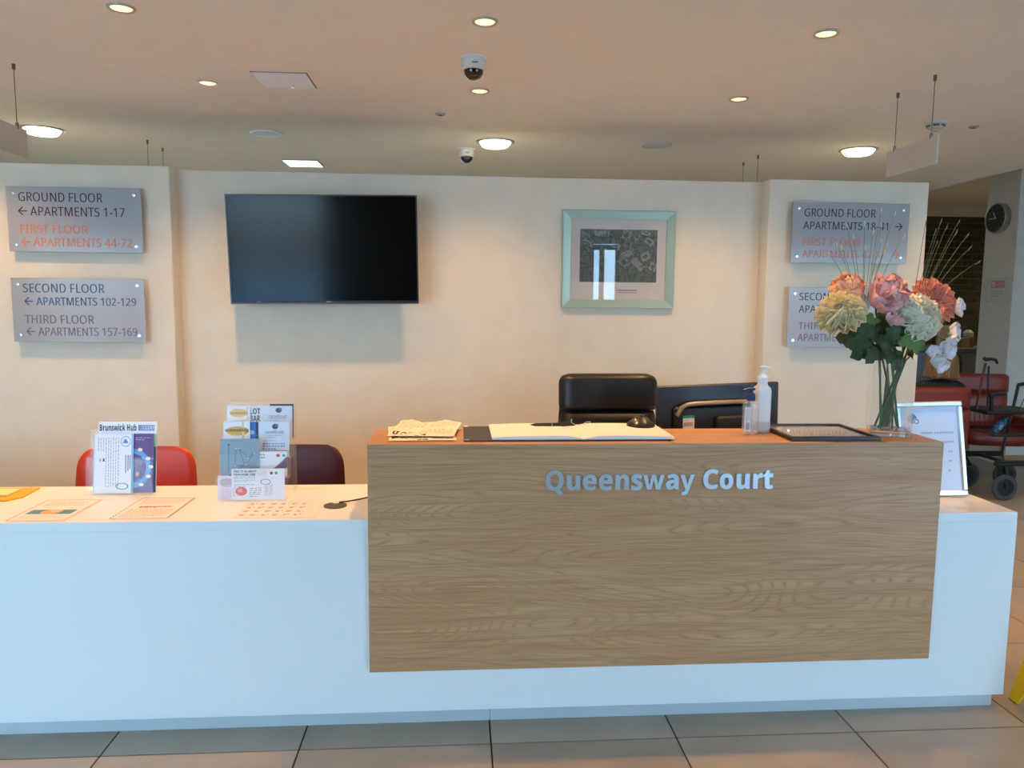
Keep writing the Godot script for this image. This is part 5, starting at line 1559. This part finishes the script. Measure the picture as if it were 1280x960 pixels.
func person() -> void:
	var t := thing("person", "seated person with a blonde bob in a black patterned top, seen from behind", "person", Vector3(4.045, 0.0, -6.06), 0.08)
	var bones := [
		[Vector3(0, 0.55, 0.0), Vector3(0, 0.72, 0.02), 0.145, 0.135], [Vector3(0, 0.72, 0.02), Vector3(0, 0.86, 0.02), 0.135, 0.125],
		[Vector3(-0.14, 0.90, 0.0), Vector3(0.14, 0.90, 0.0), 0.068, 0.068], [Vector3(0, 0.90, 0.0), Vector3(0, 1.02, -0.02), 0.062, 0.052],
	]
	var arms := []
	var legs := [[Vector3(0, 0.55, 0.0), Vector3(0, 0.60, 0.0), 0.15, 0.145]]
	for s in [-1.0, 1.0]:
		arms.append([Vector3(s * 0.17, 0.89, 0.0), Vector3(s * 0.23, 0.66, -0.06), 0.055, 0.044])
		arms.append([Vector3(s * 0.23, 0.66, -0.06), Vector3(s * 0.13, 0.625, -0.26), 0.042, 0.030])
		legs.append([Vector3(s * 0.09, 0.53, -0.03), Vector3(s * 0.11, 0.52, -0.44), 0.085, 0.062])
		legs.append([Vector3(s * 0.11, 0.52, -0.44), Vector3(s * 0.11, 0.09, -0.42), 0.058, 0.038])
		legs.append([Vector3(s * 0.11, 0.055, -0.40), Vector3(s * 0.12, 0.04, -0.58), 0.042, 0.034])
	var skin := mat(rgb(206, 160, 134), 0.6)
	var head := [[Vector3(0, 1.16, -0.01), Vector3(0, 1.15, -0.03), 0.088, 0.082], [Vector3(0, 1.10, -0.04), Vector3(0, 1.075, -0.075), 0.062, 0.038], [Vector3(0, 1.135, -0.105), Vector3(0, 1.115, -0.128), 0.010, 0.015],
		[Vector3(-0.086, 1.135, -0.01), Vector3(-0.090, 1.115, -0.015), 0.016, 0.011], [Vector3(0.086, 1.135, -0.01), Vector3(0.090, 1.115, -0.015), 0.016, 0.011], [Vector3(-0.02, 1.085, -0.108), Vector3(0.02, 1.085, -0.108), 0.008, 0.008]]
	var whole := bones + arms + legs + [head[0], head[1]]
	var body := nets(func(p): return bone_field(whole, 0.03, p) + 0.004, Vector3(-0.34, -0.02, -0.68), Vector3(0.34, 1.30, 0.22), 0.026)
	body.add(nets(func(p): return bone_field(head + [bones[3]], 0.014, p), Vector3(-0.12, 1.0, -0.16), Vector3(0.12, 1.27, 0.11), 0.012))
	for s in [-1.0, 1.0]:
		var hb := [[Vector3(s * 0.13, 0.628, -0.27), Vector3(s * 0.115, 0.618, -0.34), 0.026, 0.030]]
		for k in 4:
			var fx: float = s * (0.088 + 0.018 * k)
			var ln: float = [0.030, 0.036, 0.034, 0.026][k]
			hb.append([Vector3(fx, 0.620, -0.355), Vector3(fx - s * 0.002, 0.626, -0.355 - ln), 0.0092, 0.0088])
			hb.append([Vector3(fx - s * 0.002, 0.626, -0.355 - ln), Vector3(fx - s * 0.004, 0.606, -0.355 - ln * 1.8), 0.0088, 0.0078])
		hb.append([Vector3(s * 0.095, 0.622, -0.305), Vector3(s * 0.066, 0.616, -0.335), 0.0115, 0.0098])
		hb.append([Vector3(s * 0.066, 0.616, -0.335), Vector3(s * 0.062, 0.606, -0.36), 0.0098, 0.0085])
		var c := Vector3(s * 0.11, 0.615, -0.34)
		body.add(nets(func(p): return bone_field(hb, 0.008, p), c - Vector3(0.08, 0.05, 0.11), c + Vector3(0.08, 0.05, 0.11), 0.006))
	part(t, "body", body, skin)
	for s in [-1.0, 1.0]: part(t, "eye", M.new().pad(Vector3(s * 0.034, 1.148, -0.104), Vector3(0.024, 0.014, 0.012), 0.9, 12, 8), mat(rgb(60, 48, 44), 0.3))
	var im := paper(128, 128, rgb(20, 20, 22))
	for i in 11: stroke(im, Vector2(-0.1 + i * 0.11, 1.0), Vector2(0.25 + i * 0.11, 0.0), 2, rgb(82, 84, 86))
	var cloth := printed(im, 0.8)
	cloth.uv1_triplanar = true
	cloth.uv1_scale = Vector3(4, 4, 4)
	part(t, "top", nets(func(p): return maxf(bone_field(bones.slice(0, 3) + arms, 0.03, p) - 0.014, 0.48 - p.y), Vector3(-0.36, 0.44, -0.30), Vector3(0.36, 1.02, 0.24), 0.022), cloth, Vector3.ZERO, Vector3.ZERO, "black top with thin pale stripes")
	part(t, "trousers", nets(func(p): return maxf(bone_field(legs, 0.03, p) - 0.012, 0.10 - p.y), Vector3(-0.28, 0.06, -0.68), Vector3(0.28, 0.78, 0.22), 0.026), mat(rgb(34, 36, 44), 0.8))
	# bob: outer shell over the head, open at the face
	var wave := noise(14.0, 51, 2)
	var hair := func(p: Vector3) -> float:
		var q := p - Vector3(0, 1.135, 0.015)
		var side := 0.122 + 0.022 * clampf((1.15 - p.y) / 0.14, 0.0, 1.0)
		var d := (Vector3(q.x / side, maxf(q.y, 0.0) / 0.128, q.z / 0.120).length() - 1.0) * 0.11
		d += 0.010 * wave.get_noise_2d(atan2(q.x, q.z) * 0.6, p.y * 0.12)
		d = maxf(d, 1.005 - p.y)
		var face := Vector3((p.x) / 0.075, (p.y - 1.11) / 0.085, (p.z + 0.13) / 0.11).length() - 1.0
		return maxf(d, -face * 0.08)
	part(t, "hair", nets(hair, Vector3(-0.16, 0.99, -0.14), Vector3(0.16, 1.29, 0.16), 0.011), hair_mat(), Vector3.ZERO, Vector3.ZERO, "straight blonde bob")
	part(t, "shoe", nets(func(p): return maxf(bone_field([legs[3], legs[6]], 0.02, p) - 0.008, 0.004 - p.y), Vector3(-0.2, -0.02, -0.66), Vector3(0.2, 0.12, -0.32), 0.02), BLACK)

func hair_mat() -> StandardMaterial3D:
	var m := speckle(rgb(84, 58, 26), rgb(164, 124, 66), 0.03, 91, 1.0, 0.55)
	m.uv1_world_triplanar = false
	m.uv1_scale = Vector3(5.0, 0.35, 5.0)
	return m

func armchair(label: String, at: Vector3, turn: float, c: StandardMaterial3D) -> void:
	var t := thing("armchair", label, "armchair", at, turn, "red armchairs in the lounge")
	var wood := mat(rgb(190, 148, 104), 0.5)
	# origin under the middle of the back; the seat reaches along -z
	var top := func(q: float) -> float: return 0.30 - (0.03 * (1.0 - sqrt(maxf(0.0, 1.0 - pow((q - 0.8) / 0.2, 2.0)))) if q > 0.8 else 0.0)
	part(t, "head_cushion", slab(M.new(), 0.775, 0.952, 12, top, 0.13, 0.0, 0.05, 0.0), c)
	part(t, "back_cushion", slab(M.new(), 0.44, 0.768, 12, func(_q): return 0.302, 0.12, 0.0, 0.05, 0.0), c)
	part(t, "seat", M.new().pad(Vector3(0, 0.40, -0.27), Vector3(0.54, 0.15, 0.56), 0.3), c)
	for s in [-1.0, 1.0]:
		part(t, "armrest", M.new().box(Vector3(s * 0.285, 0.60, -0.27), Vector3(0.06, 0.05, 0.50), 0.012), wood)
		part(t, "arm_panel", M.new().box(Vector3(s * 0.285, 0.50, -0.27), Vector3(0.045, 0.16, 0.44), 0.01), c)
		for z in [-0.50, -0.02]: part(t, "leg", M.new().box(Vector3(s * 0.285, 0.22 if z < -0.2 else 0.21, z), Vector3(0.042, 0.44 if z < -0.2 else 0.42, 0.05), 0.006), wood)

func rear_things() -> void:
	var red := gloss(rgb(130, 34, 14), 0.5, 0.2, 0.3)
	armchair("red leather armchair that the seated person sits in", Vector3(3.84, 0, -5.81), 0.0, red)
	armchair("empty red leather armchair in front of the clock pier", Vector3(5.04, 0, -7.0), PI - 0.2, red)
	person()
	rollator()
	# wall clock on the side of the pier
	var c := thing("wall_clock", "round wall clock with black face and silver case on the pier", "clock", Vector3(5.5, 2.497, -7.445))
	var xf := Transform3D(Basis(Vector3.BACK, PI / 2), Vector3.ZERO)   # lathe axis y turned to -x
	part(c, "case", M.new().lathe([Vector2(0, 0), Vector2(0.146, 0.0), Vector2(0.152, 0.02), Vector2(0.152, 0.06), Vector2(0.147, 0.066), Vector2(0.138, 0.064), Vector2(0.136, 0.05), Vector2(0, 0.05)], 36, xf), mat(rgb(170, 170, 168), 0.3, 0.8))
	part(c, "dial", M.new().lathe([Vector2(0, 0.052), Vector2(0.136, 0.052)], 36, xf), mat(rgb(24, 24, 26), 0.5))
	var pale := mat(rgb(206, 206, 200), 0.5)
	for k in 12:
		var a := TAU * k / 12
		part(c, "hour_mark", M.new().box(Vector3(-0.0535, 0.112 * cos(a), 0.112 * sin(a)), Vector3(0.001, 0.024, 0.006), 0.0, Basis(Vector3.RIGHT, a)), mat(rgb(130, 130, 126), 0.5))
	# seen from the room, the dial's right is along +z
	part(c, "minute_hand", M.new().box(Vector3(-0.056, 0.0, -0.045), Vector3(0.001, 0.007, 0.10)), pale)
	part(c, "hour_hand", M.new().box(Vector3(-0.0575, 0.030, -0.018), Vector3(0.001, 0.075, 0.009), 0.0, Basis(Vector3.RIGHT, -0.55)), pale)
	# acrylic notice under the clock
	var im := paper(150, 120, rgb(206, 202, 196))
	ink(im, 0.18, 0.10, 0.66, 0.32, rgb(176, 44, 50))
	disc(im, 0.28, 0.26, 0.09, 0.12, rgb(240, 236, 232), 0.75); stroke(im, Vector2(.22, .18), Vector2(.34, .34), 4, rgb(240, 236, 232))
	lines(im, 0.42, 0.18, 0.36, 2, 0.09, rgb(226, 150, 150), 3, 0.6)
	lines(im, 0.18, 0.55, 0.62, 3, 0.11, rgb(120, 116, 112), 4, 0.4)
	var nn := thing("wall_notice", "small acrylic notice with a red no smoking band below the clock", "notice", Vector3(5.5, 1.775, -7.41))
	part(nn, "sheet", M.new().sheet(func(u, v): return Vector3(-0.004, -0.115 + 0.23 * v, -0.145 + 0.29 * u), 1, 1), printed(im, 0.4))
	part(nn, "acrylic", M.new().box(Vector3(-0.010, 0, 0), Vector3(0.004, 0.25, 0.31), 0.001), pane(Color(0.92, 0.96, 0.96, 0.06), 0.04))
	for q in [[-0.115, -0.145], [0.115, -0.145], [-0.115, 0.145], [0.115, 0.145]]: part(nn, "fixing", M.new().box(Vector3(-0.006, q[0], q[1]), Vector3(0.014, 0.012, 0.012), 0.002), CHROME)
	# servery counter
	var sv := thing("servery_counter", "grey servery counter in front of the dark tiled wall", "counter", Vector3(6.2, 0, -8.5))
	part(sv, "body", M.new().box(Vector3(0, 0.54, 0), Vector3(3.4, 1.08, 0.5), 0.004), mat(rgb(112, 122, 136), 0.6))
	part(sv, "counter_top", M.new().box(Vector3(0, 1.105, 0.0), Vector3(3.46, 0.05, 0.58), 0.008), mat(rgb(74, 80, 92), 0.35))
	var ct := thing("certificate_frame", "cream framed certificate standing on the servery counter", "picture frame", Vector3(5.66, 1.13, -8.40), -0.3)
	ct.rotation.x = -0.08
	var ci := paper(100, 120, rgb(196, 182, 156))
	lines(ci, 0.2, 0.16, 0.6, 2, 0.08, rgb(130, 116, 96), 1); lines(ci, 0.15, 0.4, 0.7, 6, 0.08, rgb(164, 150, 128), 2)
	part(ct, "frame", M.new().box(Vector3(0, 0.13, 0), Vector3(0.22, 0.26, 0.016), 0.003), mat(rgb(130, 118, 98), 0.5))
	part(ct, "sheet", M.new().sheet(func(u, v): return Vector3(-0.098 + 0.196 * u, 0.012 + 0.236 * v, 0.009), 1, 1), printed(ci, 0.5))
	for k in 2:
		var j := thing("storage_jar", "small glass jar with brown contents on the servery counter" if k == 0 else "small brown box beside the jar on the servery counter", "jar" if k == 0 else "box", Vector3(5.93 if k == 0 else 5.84, 1.13, -8.42 + 0.06 * k), 0.0, "odds and ends on the servery")
		if k == 0:
			part(j, "contents", M.new().lathe([Vector2(0, 0), Vector2(0.055, 0.002), Vector2(0.06, 0.02), Vector2(0.06, 0.12), Vector2(0, 0.12)], 18), mat(rgb(120, 84, 56), 0.6))
			part(j, "lid", M.new().lathe([Vector2(0.05, 0.12), Vector2(0.055, 0.125), Vector2(0.055, 0.17), Vector2(0.03, 0.20), Vector2(0, 0.205)], 18), mat(rgb(180, 170, 150), 0.4))
		else:
			part(j, "carton", M.new().box(Vector3(0, 0.05, 0), Vector3(0.10, 0.10, 0.08), 0.003), mat(rgb(150, 130, 92), 0.7))
			part(j, "lid", M.new().box(Vector3(0, 0.105, 0), Vector3(0.106, 0.012, 0.086), 0.003), mat(rgb(120, 102, 74), 0.7))
	var ph := thing("desk_telephone", "black telephone on the servery counter beside the certificate", "telephone", Vector3(5.82, 1.13, -8.60))
	part(ph, "base", M.new().box(Vector3(0, 0.05, 0), Vector3(0.16, 0.10, 0.14), 0.02), BLACK)
	part(ph, "handset", M.new().tube([Vector3(-0.09, 0.20, 0), Vector3(-0.06, 0.23, 0), Vector3(0.06, 0.23, 0), Vector3(0.09, 0.20, 0)], 0.024, 10), BLACK)
	part(ph, "cradle", M.new().box(Vector3(0, 0.15, 0), Vector3(0.10, 0.12, 0.06), 0.02), BLACK)
	# black bag hung over the back of a stool by the servery
	var bg := thing("shoulder_bag", "black shoulder bag hanging on the front of the servery counter", "bag", Vector3(5.62, 0.86, -8.20))
	part(bg, "pouch", M.new().pad(Vector3(0, 0.06, 0), Vector3(0.20, 0.19, 0.08), 0.5), BLACK)
	var strap := []
	for i in 13: strap.append(Vector3(0.10 * cos(PI * i / 12), 0.10 + 0.11 * sin(PI * i / 12), 0.0))
	part(bg, "strap", M.new().tube(strap, 0.007, 6), BLACK)
	part(bg, "hook", M.new().tube([Vector3(0, 0.21, 0.0), Vector3(0, 0.225, -0.02), Vector3(0, 0.225, -0.052)], 0.006, 6), CHROME)
	# yellow wet floor sign at the end of the desk
	var wf := thing("wet_floor_sign", "yellow folding wet floor sign standing past the end of the desk", "floor sign", Vector3(2.395, 0, -2.645), PI / 2)
	var ym := mat(rgb(244, 190, 22), 0.45)
	for s in [-1.0, 1.0]:
		var poly := PackedVector2Array([Vector2(-0.155, 0), Vector2(-0.105, 0), Vector2(-0.09, 0.05), Vector2(0.09, 0.05), Vector2(0.105, 0), Vector2(0.155, 0), Vector2(0.085, 0.60), Vector2(0.06, 0.62), Vector2(-0.06, 0.62), Vector2(-0.085, 0.60)])
		var pn := part(wf, "panel", M.new().prism(poly, 0.008, Transform3D(Basis(), Vector3(0, 0, -0.004))), ym, Vector3(0, 0.002, s * 0.13), Vector3(-s * 0.2, 0, 0))
	part(wf, "hinge", M.new().box(Vector3(0, 0.612, 0), Vector3(0.13, 0.02, 0.03), 0.006), ym)

func rollator() -> void:
	var t := thing("rollator", "black four-wheeled rollator with a wire basket beside the red armchairs", "rollator", Vector3(4.62, 0, -6.08))
	var black := mat(rgb(24, 24, 26), 0.45)
	var grey := mat(rgb(110, 112, 116), 0.35, 0.7)
	# side frames at x = -0.1 (towards the camera's left wheel) and 0.24
	for z in [-0.20, 0.20]:
		part(t, "side_frame", M.new().tube([Vector3(-0.085, 0.20, z), Vector3(-0.16, 0.32, z), Vector3(0.20, 0.32, z), Vector3(0.27, 0.72, z), Vector3(0.30, 0.92, z)], 0.013, 10), black)
		part(t, "front_leg", M.new().tube([Vector3(0.20, 0.32, z), Vector3(0.26, 0.12, z)], 0.012, 8), grey)
		part(t, "handle", M.new().tube([Vector3(0.30, 0.92, z), Vector3(0.36, 0.93, z), Vector3(0.44, 0.92, z)], 0.017, 10), black)
	part(t, "seat_rail", M.new().box(Vector3(0.0, 0.725, 0.0), Vector3(0.50, 0.030, 0.36), 0.010), black)
	part(t, "basket_rim", M.new().box(Vector3(0.0, 0.545, 0.20), Vector3(0.42, 0.028, 0.02), 0.006).box(Vector3(0.0, 0.545, -0.20), Vector3(0.42, 0.028, 0.02), 0.006), black)
	for z in [-0.20, 0.20]: part(t, "lower_bar", M.new().box(Vector3(0.02, 0.30, z), Vector3(0.38, 0.035, 0.026), 0.008), black)
	part(t, "cross_bar", M.new().box(Vector3(-0.02, 0.30, 0.0), Vector3(0.026, 0.026, 0.40), 0.006), black)
	for i in 9: part(t, "basket_wire", M.new().tube([Vector3(-0.19 + 0.047 * i, 0.71, 0.19), Vector3(-0.185 + 0.046 * i, 0.54, 0.17), Vector3(-0.185 + 0.046 * i, 0.54, -0.17), Vector3(-0.19 + 0.047 * i, 0.71, -0.19)], 0.0025, 5), black)
	for j in 3: part(t, "basket_wire", M.new().tube([Vector3(-0.20, 0.58 + 0.05 * j, 0.178), Vector3(0.20, 0.58 + 0.05 * j, 0.178)], 0.0025, 5), black)
	# wheels
	for w in [[-0.085, 0.108, 0.20], [-0.085, 0.108, -0.20], [0.26, 0.108, 0.20], [0.26, 0.108, -0.20]]:
		var xf := Transform3D(Basis(Vector3.RIGHT, PI / 2), Vector3(w[0], w[1], w[2] + (0.03 if w[2] > 0 else -0.03)))
		var wh := part(t, "wheel", M.new().lathe([Vector2(0.075, -0.014), Vector2(0.100, -0.016), Vector2(0.108, -0.008), Vector2(0.108, 0.008), Vector2(0.100, 0.016), Vector2(0.075, 0.014), Vector2(0.072, 0.0), Vector2(0.075, -0.014)], 28, xf), mat(rgb(70, 70, 72), 0.7))
		part(wh, "hub", M.new().lathe([Vector2(0, -0.010), Vector2(0.074, -0.010), Vector2(0.074, 0.010), Vector2(0, 0.010)], 24, xf), black)
	part(t, "fork", M.new().tube([Vector3(-0.085, 0.20, 0.20), Vector3(-0.085, 0.15, 0.235), Vector3(-0.085, 0.108, 0.25)], 0.014, 8), black)
	# brake grip and cable
	part(t, "push_grip", M.new().tube([Vector3(-0.24, 0.87, 0.18), Vector3(-0.18, 0.89, 0.18), Vector3(-0.11, 0.885, 0.18)], [0.016, 0.02, 0.018], 10), black)
	part(t, "grip_post", M.new().tube([Vector3(-0.20, 0.73, 0.16), Vector3(-0.22, 0.87, 0.18)], 0.016, 8), black)
	part(t, "brake_cable", M.new().tube([Vector3(0.02, 0.74, 0.18), Vector3(0.06, 0.84, 0.18), Vector3(0.14, 0.885, 0.18), Vector3(0.24, 0.88, 0.18), Vector3(0.30, 0.86, 0.18)], 0.003, 6), black)
	# folding stick stored upright
	var st := thing("walking_stick", "maroon folding walking stick with a curved black handle held in the rollator", "walking stick", Vector3(4.36, 0.745, -6.02))
	part(st, "shaft", M.new().tube([Vector3(0.0, 0.0, 0.0), Vector3(0.065, 0.385, -0.02)], 0.011, 10), mat(rgb(84, 14, 32), 0.4))
	part(st, "folded_section", M.new().tube([Vector3(0.10, 0.02, 0.0), Vector3(0.095, 0.36, -0.02)], 0.009, 10), black)
	part(st, "handle", M.new().tube([Vector3(0.045, 0.43, -0.02), Vector3(0.065, 0.415, -0.02), Vector3(0.11, 0.42, -0.02), Vector3(0.155, 0.41, -0.02), Vector3(0.17, 0.38, -0.02)], [0.014, 0.017, 0.013, 0.013, 0.010], 10), black)
	# bottle lying in the basket
	var bt := thing("water_bottle", "blue plastic bottle lying in the rollator's wire basket", "bottle", Vector3(4.56, 0.60, -6.0))
	bt.rotation = Vector3(0, 0, -0.75)
	part(bt, "body", M.new().lathe([Vector2(0, -0.07), Vector2(0.026, -0.068), Vector2(0.030, -0.055), Vector2(0.030, 0.05), Vector2(0.015, 0.075), Vector2(0.013, 0.085)], 16), mat(rgb(60, 120, 160), 0.35))
	part(bt, "cap", M.new().lathe([Vector2(0.015, 0.082), Vector2(0.015, 0.10), Vector2(0, 0.10)], 14), mat(rgb(30, 60, 100), 0.4))
	part(bt, "label", M.new().lathe([Vector2(0.0305, -0.03), Vector2(0.0305, 0.03)], 16), mat(rgb(120, 170, 200), 0.5))
